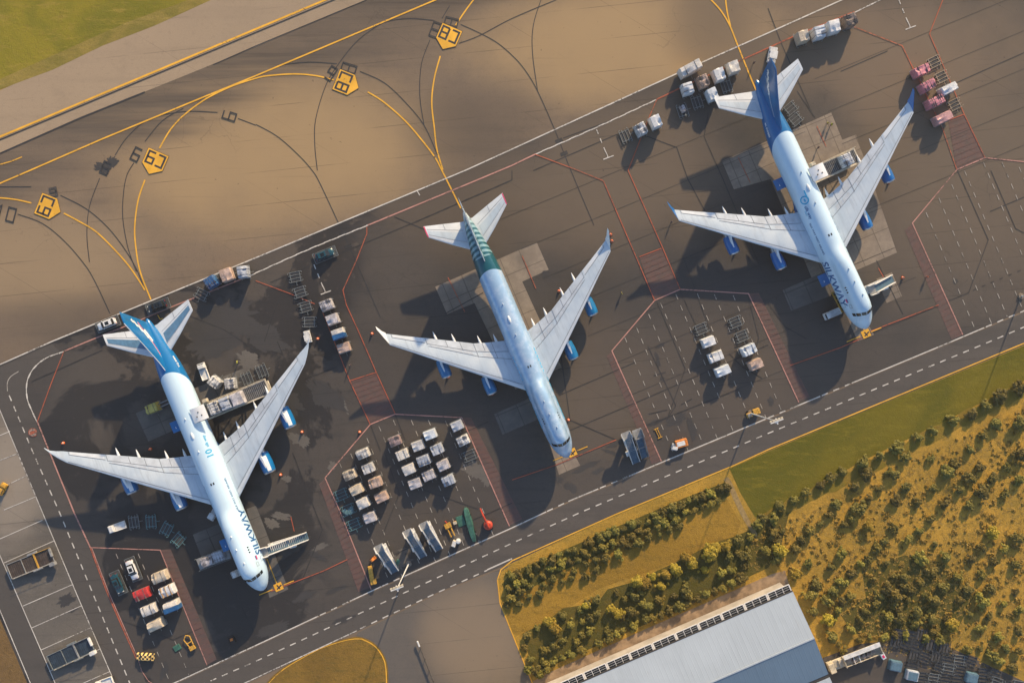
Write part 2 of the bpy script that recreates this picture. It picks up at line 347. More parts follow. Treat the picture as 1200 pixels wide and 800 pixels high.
M['stain'] = paving('wet_stain', (.048, .046, .046), (.060, .056, .054), (.038, .038, .040), .4, rough=.5)
def stain(cx, cy, rx, ry, seed, ang=-.4, m='stain', z=.046):
    rnd = random.Random(seed); ph = [(rnd.uniform(0, 6.28), rnd.uniform(.5, 1)) for _ in range(22)]; pts = []
    for i in range(110):
        t = 2*PI*i/110; r = 1+sum(.24*q/(k*.40+1)*math.sin((k+1)*t+p) for k, (p, q) in enumerate(ph))+rnd.uniform(-.10, .10)
        x, y = rx*r*math.cos(t), ry*r*math.sin(t); pts.append((cx+x*math.cos(ang)-y*math.sin(ang), cy+x*math.sin(ang)+y*math.cos(ang)))
    sheet('wet_stain', pts, M[m], z+seed*.00005)
for i, (x, y, rx, ry, an) in enumerate(((790, 492, 14, 5, -.4), (812, 502, 12, 5, 1.2), (764, 496, 9, 3, -.3), (668, 570, 8, 5, .6), (655, 562, 6, 3, .4), (690, 545, 16, 3, -.4), (700, 552, 8, 2.5, -.4), (722, 520, 14, 3, -.4), (716, 530, 10, 2, .3), (774, 405, 6, 2, -.4),
                                   (903, 471, 3.5, 5, .1), (776, 444, 3, 2, -.4), (192, 785, 5, 9, .2), (770, 420, 2.5, 8, -.3), (78, 702, 11, 6, -.4), (85, 715, 6, 2, -.4), (120, 198, 9, 6, .2), (130, 190, 6, 8, .4), (1120, 330, 3, 3, 0), (640, 320, 5, 3, 0),
                                   (340, 640, 22, 8, -.5), (372, 650, 10, 4, .4), (322, 735, 20, 7, -.4), (405, 725, 12, 4, -.4), (355, 700, 16, 4, -.5), (395, 690, 12, 3, -.4))):
    stain(x, y, rx, ry, i+1, an)
for i, (x, y, rx, ry, an) in enumerate(((262, 372, 40, 22, -.2), (300, 392, 34, 14, .3), (248, 400, 30, 16, -.5), (378, 460, 26, 12, .8), (330, 470, 24, 22, .2))): stain(x, y, rx, ry, 70+i, an)
M['dry'] = paving('dried_patch', (.105, .098, .092), (.15, .137, .124), (.075, .072, .07), .5)
for i, (x, y, rx, ry, an) in enumerate(((555, 552, 14, 9, .3), (570, 560, 8, 10, .2), (352, 516, 12, 7, .4), (336, 560, 5, 4, 0), (290, 424, 14, 10, .3), (398, 470, 12, 5, .9), (390, 545, 5, 5, 0), (462, 660, 17, 9, -.1), (330, 605, 12, 4, .2), (318, 612, 8, 6, .2), (475, 645, 8, 3, 0), (535, 628, 7, 6, 0), (375, 640, 10, 3, -.4), (280, 590, 6, 4, .5))):
    stain(x, y, rx, ry, 40+i, an, 'dry', .045)
STRIPS = {}
ZI = [0]
def strip(color, pts, w, dash=None, smooth=False, z=None):
    """painted line through photo pixels pts, w metres wide; dash=(on, off) metres"""
    if smooth: pts = smooth_pts(pts)
    b = STRIPS.setdefault(color, MB()); ZI[0] += 1
    z = z or (.066 + ZI[0]*.0002)
    P = [Vector((*W(x, y), z)) for x, y in pts]
    if dash:
        on, off = dash; L = 0; segs = []
        lens = [(P[i+1]-P[i]).length for i in range(len(P)-1)]; tot = sum(lens); t = 0
        def at(d):
            for i, l in enumerate(lens):
                if d <= l or i == len(lens)-1: return P[i].lerp(P[i+1], min(1, d/l))
                d -= l
        while t < tot:
            a, q = at(t), at(min(tot, t+on)); dr = (q-a)
            if dr.length > .05:
                n_ = Vector((-dr.y, dr.x, 0)).normalized()*w/2; b.poly([a-n_, q-n_, q+n_, a+n_])
            t += on+off
        return
    L = []; Rr = []
    for i, p in enumerate(P):
        d1 = (P[i]-P[i-1]).normalized() if i else (P[1]-P[0]).normalized()
        d2 = (P[i+1]-P[i]).normalized() if i < len(P)-1 else d1
        n1 = Vector((-d1.y, d1.x, 0)); n2 = Vector((-d2.y, d2.x, 0)); m_ = (n1+n2).normalized()
        k = 1/max(.5, m_.dot(n1)); L.append(b.bm.verts.new(p+m_*w/2*k)); Rr.append(b.bm.verts.new(p-m_*w/2*k))
    for i in range(len(P)-1): b.face([L[i], Rr[i], Rr[i+1], L[i+1]])
def zipper(color, pts, w=.55, on=1.9):
    P = [Vector(W(x, y)) for x, y in smooth_pts(pts, 6)]; strip(color, smooth_pts(pts, 6), .20); w = .17
    # two rows of dashes, each beside the other's gap
    for k in (0, 1):
        q = []
        for i, p in enumerate(P):
            d = (P[min(i+1, len(P)-1)]-P[max(i-1, 0)]).normalized(); o = Vector((-d.y, d.x))*(w/2)*(1 if k else -1)
            p2 = p+o; q.append((p2.x*S+600, 400-p2.y*S))
        if k: d = (P[1]-P[0]).normalized()*on; q[0] = (q[0][0]+d.x*S, q[0][1]-d.y*S)
        strip(color, q, w, dash=(on, on))
wp, yp, rp, pl, dk, sm = 'white_paint', 'yellow_paint', 'red_paint', 'pink_line', 'dark_paint', 'seam'
# blacked-out old lines and pavement seams first (lowest)
for p in ([(300, 146), (325, 160), (350, 182), (366, 200), (375, 215), (397, 262), (410, 290), (446, 372)],
          [(372, 200), (369, 170), (370, 140), (382, 100), (397, 75), (417, 50), (440, 32), (455, 25), (480, 22), (508, 24)],
          [(540, 29), (562, 39), (582, 50), (600, 65), (615, 82), (630, 107), (650, 152), (667, 195), (696, 264)],
          [(634, 0), (625, 30), (624, 62), (630, 107)], [(422, 84), (450, 97), (475, 120), (497, 147), (512, 180)],
          [(504, 47), (494, 75), (492, 112), (497, 147)], [(330, 76), (362, 73), (395, 75)], [(135, 182), (150, 160), (175, 140), (215, 131), (255, 132)],
          [(279, 139), (300, 147)], [(170, 166), (190, 142), (215, 127)], [(21, 251), (50, 262), (75, 282), (97, 307), (110, 327), (129, 367)],
          [(117, 209), (105, 242), (102, 275), (105, 307)], [(71, 229), (100, 244), (125, 265), (145, 290), (160, 315), (168, 335)],
          [(157, 191), (149, 205), (145, 225), (144, 255), (150, 290), (160, 318)], [(0, 219), (37, 219)], [(527, 7), (518, 22)], [(538, 51), (562, 42), (600, 22), (652, 0)]):
    strip(dk, p, .20, smooth=len(p) > 2)
for p in ([(625, 200), (745, 148)], [(660, 162), (712, 143)], [(745, 155), (793, 173), (806, 210), (826, 247)], [(830, 132), (825, 160), (848, 212), (893, 318)],
          [(317, 331), (487, 260), (600, 211), (600, 200)], [(462, 254), (500, 270)], [(347, 303), (331, 340), (318, 375), (310, 400)], [(521, 368), (566, 343)],
          [(650, 372), (655, 400), (668, 492), (722, 515)], [(668, 504), (758, 466), (900, 404)], [(655, 463), (745, 424)], [(760, 497), (866, 456)],
          [(770, 354), (803, 432), (782, 490)], [(797, 341), (815, 380)], [(876, 345), (889, 396), (884, 414)], [(759, 405), (792, 475), (781, 492)], [(766, 440), (780, 436)],
          [(854, 414), (870, 430), (893, 443)], [(760, 485), (782, 480)], [(798, 474), (811, 467)], [(786, 309), (843, 286)], [(833, 390), (800, 300)],
          [(1122, 200), (1158, 281), (1135, 343), (1110, 353)], [(1161, 200), (1190, 268), (1200, 273)], [(1027, 305), (1058, 368)], [(1160, 248), (1200, 231)],
          [(900, 10), (915, 50), (953, 136)], [(985, 84), (1040, 60)], [(1099, 107), (1150, 84), (1200, 62)], [(934, 107), (955, 138)], [(222, 370), (262, 386), (300, 410)],
          [(434, 497), (446, 528)], [(463, 485), (475, 516)], [(451, 531), (468, 578), (449, 625)], [(446, 656), (600, 589)], [(480, 568), (560, 596)], [(541, 508), (572, 494)],
          [(370, 600), (378, 620), (354, 680)], [(245, 629), (300, 745)], [(144, 727), (203, 749), (236, 735)], [(343, 530), (372, 605)], [(355, 445), (394, 430)], [(150, 560), (188, 545)],
          [(900, 355), (920, 383), (945, 397)], [(960, 380), (985, 370)], [(37, 447), (120, 410)], [(325, 400), (360, 480)], [(560, 395), (566, 420)], [(830, 650), (831, 651)]):
    strip(sm, p, .22)
strip(sm, [(487, 260), (600, 211)], .3, dash=(1.1, 1.6)); strip(sm, [(1140, 340), (1200, 315)], .22, dash=(.9, 1.5))
for x, y in ((402, 274), (408, 289), (655, 165), (661, 180)):
    c = Vector(W(x, y)); strip(sm, [(x-4, y+1.6), (x+4, y-1.6)], .9)
for k in range(8):
    a = (640+k*26, 235+k*34); strip(sm, [far(a, -60), far(a, 300)], .08)
for k in range(5):
    a = (1010+k*16, 70+k*38); strip(sm, [far(a, -60), far(a, 240)], .08)
strip(dk, [(-60, 205), (0, 180), (95, 138), (170, 108)], .35); strip(dk, [(250, 76), (300, 54), (430, 0)], .18)
strip(dk, [(-60, 190), (0, 164), (382, 4), (420, -12)], .35)
# yellow
strip(yp, [(-60, 186), (0, 160.5), (382, 0), (420, -16)], .50); strip(yp, [(0, 193), (14, 189), (26, 184)], .28)
strip(yp, [(-40, 231), (0, 215), (35, 200), (120, 163), (241, 113), (300, 89), (511, 0), (560, -20)], .36)
for p in ([(241, 116), (270, 102), (300, 92), (315, 89), (345, 87), (370, 89), (391, 94)], [(187, 174), (200, 152), (217, 134), (240, 117), (262, 105)],
          [(431, 108), (450, 120), (475, 142), (495, 165), (510, 185), (518, 200), (540, 244)], [(516, 66), (509, 92), (506, 120), (509, 150), (512, 175), (519, 199)],
          [(534, 30), (544, 15), (555, 0), (570, -20)], [(170, 211), (162, 235), (158, 267), (160, 295), (165, 320), (177, 351)],
          [(75, 250), (92, 259), (112, 271), (132, 290), (150, 310), (162, 327), (170, 340)], [(-20, 232), (0, 232), (19, 234), (37, 238)],
          [(831, -2), (844, 12), (855, 30), (865, 55), (885, 104), (893, 120)], [(850, -2), (852, 14), (856, 31)]):
    strip(yp, p, .34, smooth=True)
strip(yp, [(583, 679), (587, 667), (600, 656.5), (722, 602), (860, 545), (900, 526.5), (1200, 402), (1420, 308)], .27); strip(yp, [(583, 679), (586, 706), (600, 741), (624, 800), (650, 868)], .27)
strip(yp, smooth_pts([(314, 801), (333, 783), (375, 759.5), (408, 749), (424, 748)], 3), .18); strip(yp, smooth_pts([(424, 748), (440, 757), (451, 775), (453, 800)], 3), .25)
# white
strip(wp, MAINL, .30)
strip(pl, [(76, 411), (105, 399), (155, 379), (205, 358), (291, 324)], .30)
zipper(wp, [(291, 324), (360, 293), (431, 264)], .26); zipper(wp, [(627, 181), (700, 149), (769, 117)], .26); zipper(wp, [(1001, 15), (1030, 1), (1060, -14)], .26)
strip(pl, [(431, 264), (545, 217), (600, 194), (627, 181)], .34); strip(rp, [(769, 117), (800, 102), (900, 56.5), (932, 42), (1001, 14)], .32)
zipper(wp, [(75, 412), (55, 419), (40, 431), (32, 447), (32, 466), (38, 482), (44, 495)], .28, 1.3)
strip('old_white', [(22, 435), (13, 441), (9, 448), (9, 458)], .2, smooth=True)
strip(wp, [(11, 463), (39, 530), (70, 600), (152, 799), (175, 855)], .28, dash=(1.5, 1.35))
strip(pl, [(44, 494), (87, 600), (106, 641)], .34); strip(rp, [(106, 641), (125, 692), (147, 742), (160, 771)], .30); strip(pl, [(107.6, 641), (126.6, 691), (148.6, 741), (161.6, 770), (166, 785), (174, 797), (186, 805)], .2)
# edge of the service road: solid where the photo is solid, dashed in front of the stands
def along(pl_, x0, x1):
    out = []
    def y_(x):
        for a, b in zip(pl_, pl_[1:]):
            if a[0] <= x <= b[0]: return a[1]+(b[1]-a[1])*(x-a[0])/(b[0]-a[0])
    out.append((x0, y_(x0))); out += [p for p in pl_ if x0 < p[0] < x1]; out.append((x1, y_(x1))); return out
for x0, x1, d in ((150, 373, 0), (375, 409, 1), (410, 447, 0), (448, 470, 1), (471, 640, 0), (641, 664, 1), (666, 701, 0), (703, 735, 1), (737, 897, 0), (900, 924, 1), (926, 961, 0), (963, 996, 1), (998, 1153, 0), (1155, 1300, 1)):
    strip(wp, along(ROADL, x0, x1), (.27) if not d else .28, dash=(1.6, 1.5) if d else None)
DASHL = [(180, 826), (300, 774), (400, 728), (600, 636), (680, 600), (900, 507.5), (1160, 400), (1200, 383), (1400, 298)]
strip(wp, DASHL, .27, dash=(1.55, 1.55))
strip(wp, [(200, 840), (300, 793.5), (419, 738)], .26); strip(wp, [(422, 736), (512, 694), (571, 667.5)], .28, dash=(1.6, 1.5)); strip(wp, [(571, 667), (600, 654)], .34)
# parking bays
strip(wp, [(-20, 432), (0, 480), (50, 600), (92, 700), (135, 800), (150, 836)], .2); strip(wp, [(-20, 604), (0, 650), (33, 726), (65, 800), (80, 836)], .2); strip(wp, [(-20, 668), (0, 714), (36, 800), (50, 833)], .22)
for a in ([(0, 510), (12, 505)], [(0, 539), (21, 531)], [(0, 572), (31, 557)], [(5, 597), (41, 582)], [(0, 631), (50, 609)], [(5, 659), (64, 633)], [(27, 709.5), (86, 684)], [(37.5, 735), (96, 709)], [(48, 761), (106, 735)], [(58, 786), (117, 760)], [(97, 800), (129, 786)]):
    strip(wp, a, .17)
# dashed guide lines inside the three holding bays
def road_y(x): return along(ROADL, x, x+.01)[0][1]
def guide(x, y, st=.387):
    c = .922/ .387
    t = 0; X, Y = x, y
    while Y < road_y(X)-2: X += .387*2; Y += .922*2
    strip('old_white', [(x, y), (X, Y)], .16, dash=(1.35, 1.6))
for x, y in ((398, 542), (411, 531), (430, 513), (444, 499), (461, 492), (482, 492), (502, 492), (522, 493)): guide(x, y)
for x, y in ((732, 395), (746, 384), (760, 368), (774, 355), (792, 345), (817, 344), (837, 345), (859, 346)): guide(x, y)
for x, y in ((1085, 249), (1100, 232), (1115, 216), (1130, 200), (1152, 190), (1174, 190), (1194, 196)): guide(x, y)
for x, y in ((136, 648), (162, 648)): guide(x, y)
# T marks
for x, y in ((699, 152), (1053, 0), (368, 310)):
    strip(wp, [(x, y), (x+13, y+32)], .22, dash=(1.2, 1.2)); strip(wp, [(x+8, y+35), (x+20, y+30.5)], .25); strip(wp, [(x+9, y+22), (x+13.6, y+32)], .2)
strip(wp, [(489, 224), (492, 229)], .2)
# bay outlines
strip(pl, [(381, 559.5), (434, 497), (463, 485), (541, 489), (597, 616)], .26); strip(pl, [(381, 559.5), (399, 600), (435, 690)], .26)
strip(pl, [(767, 352), (717, 411), (775, 540)], .26); strip(pl, [(767, 352), (797, 339), (877, 344), (936, 471)], .26)
strip(pl, [(1121, 199), (1069, 261.5), (1128, 392)], .26); strip(pl, [(1121, 199), (1154, 185), (1260, 196)], .26)
strip(pl, [(106, 641), (188, 644), (243, 779)], .22)
# red washes and hatches
def wash(pts):
    ZI[0] += 1; sheet('red_hatching', pts, M['red_wash'], .048+ZI[0]*.00002)
def hatch(pts, n, w=.09):
    a, b, c, d = pts
    for i in range(n):
        t = (i+.5)/n
        strip('hatch_paint', [(a[0]+(d[0]-a[0])*t, a[1]+(d[1]-a[1])*t), (b[0]+(c[0]-b[0])*t, b[1]+(c[1]-b[1])*t)], w)
for q, n in (([(541, 489), (552, 489), (612, 608), (597, 615)], 22), ([(374, 567), (381, 560), (434, 688), (420, 693)], 22), ([(877, 344), (889, 343), (949, 465), (936, 470)], 22),
             ([(711, 417), (717, 412), (775, 539), (764, 544)], 22), ([(1060, 270), (1069, 262), (1128, 392), (1115, 398)], 22), ([(188, 644), (200, 643), (254, 772), (243, 778)], 22),
             ([(410, 446), (441, 436), (463, 484), (434, 497)], 9), ([(749, 301), (775, 291), (797, 339), (767, 352)], 9), ([(1111, 141), (1130, 134), (1154, 185), (1121, 199)], 9)):
    wash(q); hatch(q, n)
for p in ([(430, 266), (430, 274), (417, 307), (402, 340), (406, 357), (422, 392), (441, 436), (463, 484)], [(300, 329), (340, 344), (369, 356)], [(378, 365), (410, 446), (434, 497)],
          [(627, 181), (675, 199), (707, 212), (750, 312), (767, 352)], [(770, 116), (760, 139), (736, 200), (775, 287), (797, 339)], [(410, 446), (441, 436)], [(749, 301), (775, 291)],
          [(1001, 32), (1057, 54), (1070, 81), (1104, 150), (1121, 199)], [(1107, -6), (1089, 40), (1130, 135), (1154, 185)], [(1111, 141), (1130, 134)],
          [(75, 412), (60, 450), (44, 494)], [(1020, 388), (1100, 357)], [(600, 562), (650, 545), (722, 515)], [(318, 692), (380, 668), (407, 655)], [(926, 428), (985, 407), (1010, 396)]):
    strip(rp, p, .2)
for p in ([(612, 300), (628, 338)], [(1029, 314), (1036, 326)], [(525, 325), (545, 366)], [(957, 148), (968, 172)], [(865, 185), (879, 214)], [(341, 605), (345, 622)]): strip(rp, p, .16)
# concrete stand slabs
cz = .044
for nm, pts, m in (('c', [(510, 336), (629, 284), (643, 316), (612, 330), (658, 430), (604, 456), (556, 355), (524, 368)], 'concrete'),
                ('c', [(579, 485), (628, 463), (640, 487), (589, 509)], 'concrete_dark'), ('c', [(640, 505), (655, 499), (680, 545), (655, 556)], 'concrete'),
                ('c', [(846, 189), (974, 132), (987, 164), (1003, 158), (1051, 296), (1005, 316), (955, 335), (903, 210), (860, 222)], 'concrete'),
                ('c', [(917, 340), (976, 314), (988, 341), (927, 364)], 'concrete_dark'), ('c', [(1027, 327), (1045, 319), (1057, 347), (1039, 355)], 'concrete'), ('c', [(990, 365), (1006, 360), (1024, 392), (1005, 400)], 'concrete'),
                ('c', [(159, 484), (210, 462), (224, 495), (174, 517)], 'concrete_dark'), ('c', [(226, 626), (262, 611), (274, 637), (237, 655)], 'concrete_dark'), ('c', [(225, 456), (289, 430), (300, 456), (240, 484)], 'concrete_dark'),
                ('c', [(289, 596), (300, 592), (338, 690), (316, 700)], 'concrete_dark')):
    cz += .0002; sheet('concrete_slab', pts, M[m], cz)
# nose wheel boxes
for x, y, a in ((327, 687, 0), (671, 530, 0), (1015, 391, 0)):
    strip(yp, [far((x, y), -25), far((x, y), -8)], .22); strip(yp, [far((x, y), 6), far((x, y), 19)], .22)
    strip(yp, [(x-14, y-33), (x-1, y)], .2)
    strip(yp, [(x-5, y+2), (x+4, y-2)], 1.9); strip(dk, [(x-2.5, y-2), (x+1.5, y+2.5)], .35); strip(dk, [(x-2, y+3), (x+3, y-2.5)], .35)
strip(yp, [(185, 369), (188, 374), (191, 373)], .2)
# location signs painted on the taxiway and the blacked-out ghosts of older ones
GL = {'C': [[(1, 1), (0, 1), (0, 0), (1, 0)]], '9': [[(0, 0), (1, 0), (1, 1), (0, 1), (0, .5), (1, .5)]], '8': [[(0, 0), (1, 0), (1, 1), (0, 1), (0, 0)], [(0, .5), (1, .5)]],
      '1': [[(.5, 0), (.5, 1), (.1, .8)]], '0': [[(0, 0), (1, 0), (1, 1), (0, 1), (0, 0)]]}
def glyphs(txt, cx, cy, up, h, w, color, lw):
    """txt painted round (cx, cy); up = photo direction of the letters' top; h, w in photo pixels"""
    l = math.hypot(*up); ux, uy = up[0]/l, up[1]/l; rx, ry = -uy, ux
    n = len(txt); tot = n*w+(n-1)*w*.45
    for i, ch in enumerate(txt):
        ox = -tot/2+i*w*1.45
        for ln in GL[ch]:
            strip(color, [(cx+rx*(ox+x*w)+ux*(y-.5)*h, cy+ry*(ox+x*w)+uy*(y-.5)*h) for x, y in ln], lw)
glyphs('9', 160, 181, (-.45, .9), 15, 8.5, dk, .34); glyphs('9', 269, 136, (.95, .3), 15, 9, dk, .34); glyphs('10', 7, 250, (.25, -.97), 16, 9, dk, .34)
glyphs('9', 63, 225, (-.2, -.9), 9, 7, 'apron_ghost', .5); glyphs('9', 124, 197, (-.4, .9), 14, 9, dk, .34)
glyphs('9', 388, 86, (.55, -.85), 16, 8, dk, .34); glyphs('8', 409, 80, (.95, .3), 17, 9, dk, .34); glyphs('8', 510, 35, (.35, -.95), 17, 9, dk, .34); glyphs('8', 529, 26, (.97, .25), 15, 9, dk, .34)
for cx, cy, up, t in ((55, 242, (.93, .37), 'C9'), (182, 188, (-.40, .915), 'C9'), (404, 97, (.93, .37), 'C8'), (526, 42, (-.40, .915), 'C8')):
    l = math.hypot(*up); ux, uy = up[0]/l, up[1]/l; rx, ry = -uy, ux
    def q(a, b): return (cx+rx*a+ux*b, cy+ry*a+uy*b)
    hw = 12.8 if t == 'C9' else 12.5
    sheet('painted_sign_edge', [q(-hw-.4, -10.9), q(hw+.4, -10.9), q(hw+.4, 8.4), q(0, 18.0), q(-hw-.4, 8.4)], M['dark_paint'], .150)
    sheet('painted_sign', [q(-hw, -10.5), q(hw, -10.5), q(hw, 8.2), q(0, 17.5), q(-hw, 8.2)], M['yellow_paint'], .156)
    ll, rr = q(0, -1)
    n0 = ZI[0]
    b = MB()
    STRIPS['sign_letter'] = STRIPS.get('sign_letter') or MB()
    w = 8.2; tot = 2*w+w*.45
    for i, ch in enumerate(t):
        ox = -tot/2+i*w*1.45
        for j, ln in enumerate(GL[ch]):
            strip('sign_letter', [(cx+rx*(ox+x*w)+ux*((y-.5)*13.5-1), cy+ry*(ox+x*w)+uy*((y-.5)*13.5-1)) for x, y in ln], .50, z=.160+j*.0006)
# prohibition roundel on the road
sheet('painted_roundel', [(38.8+5.2*math.cos(a*PI/12), 506.5+5.2*math.sin(a*PI/12)) for a in range(24)], M['red_paint'], .150)
sheet('painted_roundel', [(38.8+4.2*math.cos(a*PI/12), 506.5+4.2*math.sin(a*PI/12)) for a in range(24)], M['old_white'], .154)
sheet('painted_roundel', [(35, 505.5), (42, 503.5), (43, 507), (36, 509.5)], M['red_paint'], .158)
M['apron_ghost'] = mat('faded_ghost_paint', (.055, .05, .05), .8); M['sign_letter'] = M['dark_paint']
for k, b in STRIPS.items():
    tag(b.build({'white_paint': 'white_markings', 'old_white': 'guide_lines', 'yellow_paint': 'yellow_markings', 'red_paint': 'red_markings', 'pink_line': 'bay_outlines', 'hatch_paint': 'hatch_lines', 'dark_paint': 'blacked_out_markings',
                 'seam': 'pavement_seams', 'apron_ghost': 'faded_markings', 'sign_letter': 'sign_lettering'}[k], M[k]), kind='structure')
# ------------------------------------------------------------------ aircraft
def cr(tab, s):
    """smooth interpolation of a table [(s, v), ...]"""
    if s <= tab[0][0]: return tab[0][1]
    if s >= tab[-1][0]: return tab[-1][1]
    for i in range(len(tab)-1):
        if tab[i][0] <= s <= tab[i+1][0]:
            x0, y0 = tab[i]; x1, y1 = tab[i+1]; h = x1-x0; t = (s-x0)/h
            m0 = (y1-tab[i-1][1])/(x1-tab[i-1][0]) if i else (y1-y0)/h
            m1 = (tab[i+2][1]-y0)/(tab[i+2][0]-x0) if i+2 < len(tab) else (y1-y0)/h
            if abs(y1-y0) < 1e-6: m0 = m1 = 0
            return (2*t**3-3*t*t+1)*y0+(t**3-2*t*t+t)*h*m0+(-2*t**3+3*t*t)*y1+(t**3-t*t)*h*m1
TW = [(0, .06), (.15, .55), (.5, 1.05), (1.2, 1.65), (2.4, 2.3), (4, 2.8), (6, 3.1), (8.5, 3.25), (46, 3.25), (50, 3.12), (54, 2.75), (58, 2.1), (62, 1.3), (64.5, .7), (65.3, .42), (65.6, .2)]
TB = [(0, 4.72), (.15, 4.25), (.5, 3.8), (1.2, 3.3), (2.4, 2.75), (4, 2.4), (6, 2.15), (8.5, 2.1), (44, 2.1), (48, 2.4), (54, 3.4), (58, 4.4), (62, 5.6), (64.5, 6.4), (65.6, 7.0)]
TT = [(0, 4.88), (.15, 5.3), (.5, 5.8), (1.2, 6.5), (2.4, 7.3), (4, 8.0), (6, 8.5), (8.5, 8.6), (50, 8.6), (56, 8.5), (60, 8.3), (64.5, 7.8), (65.6, 7.4)]
TU = [(0, 4.0), (1.5, 6.3), (2.4, 7.35), (3.4, 8.35), (4.4, 9.15), (5.4, 9.7), (7, 10.05), (9, 10.15), (15, 10.1), (17.5, 9.85), (19.5, 9.3), (21.5, 8.6), (23, 8.0), (30, 7.5)]
class Jet:
    def __init__(s, kind, sl=1.0, sw=1.0): s.k8 = kind == 8; s.sl = sl; s.sw = sw
    def st(s, a):                      # station of the short jet -> station of this one
        if not s.k8: return a
        return a if a <= 15 else a+4.1*min(1, (a-15)/4) + 1.6*max(0, min(1, (a-40)/4))
    def inv(s, a):
        if not s.k8: return a
        lo, hi = 0, 80
        for _ in range(30):
            mid = (lo+hi)/2
            if s.st(mid) < a: lo = mid
            else: hi = mid
        return lo
    def P(s, st, y, z): return Vector((-st*s.sl, y*s.sw, z))
    def surf(s, st, th, off=0.0):
        """point on the skin: station st, th = angle from the crown (port positive)"""
        q = s.inv(st); w = cr(TW, q); zb = cr(TB, q); zt = cr(TT, q); zc = (zb+zt)/2; b = (zt-zb)/2
        sn, cs = math.sin(th), math.cos(th)
        r = 1/math.sqrt((sn/w)**2+(cs/b)**2)
        if st < 29:
            zu = cr(TU, st); wu = min(2.35, w*.82); bu = min(2.6, (zu-zc)*.95) if zu > zc+.3 else 0
            if bu > .2:
                c0 = zu-bu; d = zc-c0
                A = (sn/wu)**2+(cs/bu)**2; B = 2*d*cs/bu**2; C = (d/bu)**2-1; D = B*B-4*A*C
                if D > 0:
                    r2 = (-B+math.sqrt(D))/(2*A)
                    k = .22; h = max(k-abs(r-r2), 0)/k; r = max(r, r2)+h*h*k*.25
        r += off
        return s.P(st, r*sn, zc+r*cs)
def surf_patch(b, jet, s0, s1, t0, t1, off=.02, ns=4, ntt=6, skew=0.0):
    g = [[b.bm.verts.new(jet.surf(s0+(s1-s0)*i/ns+skew*abs(t0+(t1-t0)*j/ntt), t0+(t1-t0)*j/ntt, off)) for j in range(ntt+1)] for i in range(ns+1)]
    for i in range(ns):
        for j in range(ntt): b.face([g[i][j], g[i][j+1], g[i+1][j+1], g[i+1][j]])
def text_tris(txt, size, shear=0.0, font_w=1.0):
    cu = bpy.data.curves.new('t', 'FONT'); cu.body = txt; cu.size = size; cu.shear = shear; cu.resolution_u = 3
    try: cu.offset = size*.018
    except Exception: pass
    o = bpy.data.objects.new('t', cu); COL.objects.link(o)
    dg = bpy.context.evaluated_depsgraph_get(); me = bpy.data.meshes.new_from_object(o.evaluated_get(dg))
    bpy.data.objects.remove(o); bm = bmesh.new(); bm.from_mesh(me); bpy.data.meshes.remove(me)
    for _ in range(2):
        es = [e for e in bm.edges if e.calc_length() > size*.30]
        if es: bmesh.ops.subdivide_edges(bm, edges=es, cuts=1); bmesh.ops.triangulate(bm, faces=bm.faces)
    return bm
def skin_text(jet, txt, s_start, th0, size, side, m, parent, stretch=1.0, name='lettering', shear=0.0):
    """letters laid on the skin; port text runs nose to tail, starboard text tail to nose; s_start = station of the first letter"""
    bm = text_tris(txt, size, shear)
    for v in bm.verts:
        u, q = v.co.x*stretch, v.co.y
        st = s_start+u/jet.sl if side > 0 else s_start-u/jet.sl
        th = side*(th0-q/3.25)
        v.co = jet.surf(st, th, .03)
    me = bpy.data.meshes.new(name); bm.to_mesh(me); bm.free(); me.materials.append(m)
    o = bpy.data.objects.new(name, me); COL.objects.link(o); o.parent = parent; return o
def foil(jet, secs, side, nose_r=1.0, vertical=False):
    """loft of aerofoil sections (span, sLE, sTE, z, thickness)"""
    cs = [0, .008, .03, .08, .2, .38, .6, .8, 1.0]; tk = [0, .28, .5, .75, .98, 1, .8, .45, .04]
    rg = []
    for y, a, e, z, t in secs:
        up = [(a+(e-a)*c, k*t*.5) for c, k in zip(cs, tk)]; dn = [(a+(e-a)*c, -k*t*.5) for c, k in list(zip(cs, tk))[-1:0:-1]]
        if vertical: rg.append([jet.P(x, q, z) for x, q in up+dn])
        else: rg.append([jet.P(x, side*y, z+q) for x, q in up+dn])
    return rg
def wing_top(jet, secs, side, y, c, off=.02):
    cs = [0, .008, .03, .08, .2, .38, .6, .8, 1.0]; tk = [0, .28, .5, .75, .98, 1, .8, .45, .04]
    for a, b in zip(secs, secs[1:]):
        if a[0] <= y <= b[0]:
            t = (y-a[0])/(b[0]-a[0]); q = [a[i]+(b[i]-a[i])*t for i in range(5)]
            for i in range(8):
                if cs[i] <= c <= cs[i+1]: k = tk[i]+(tk[i+1]-tk[i])*(c-cs[i])/(cs[i+1]-cs[i])
            return jet.P(q[1]+(q[2]-q[1])*c, side*y, q[3]+k*q[4]*.5+off)
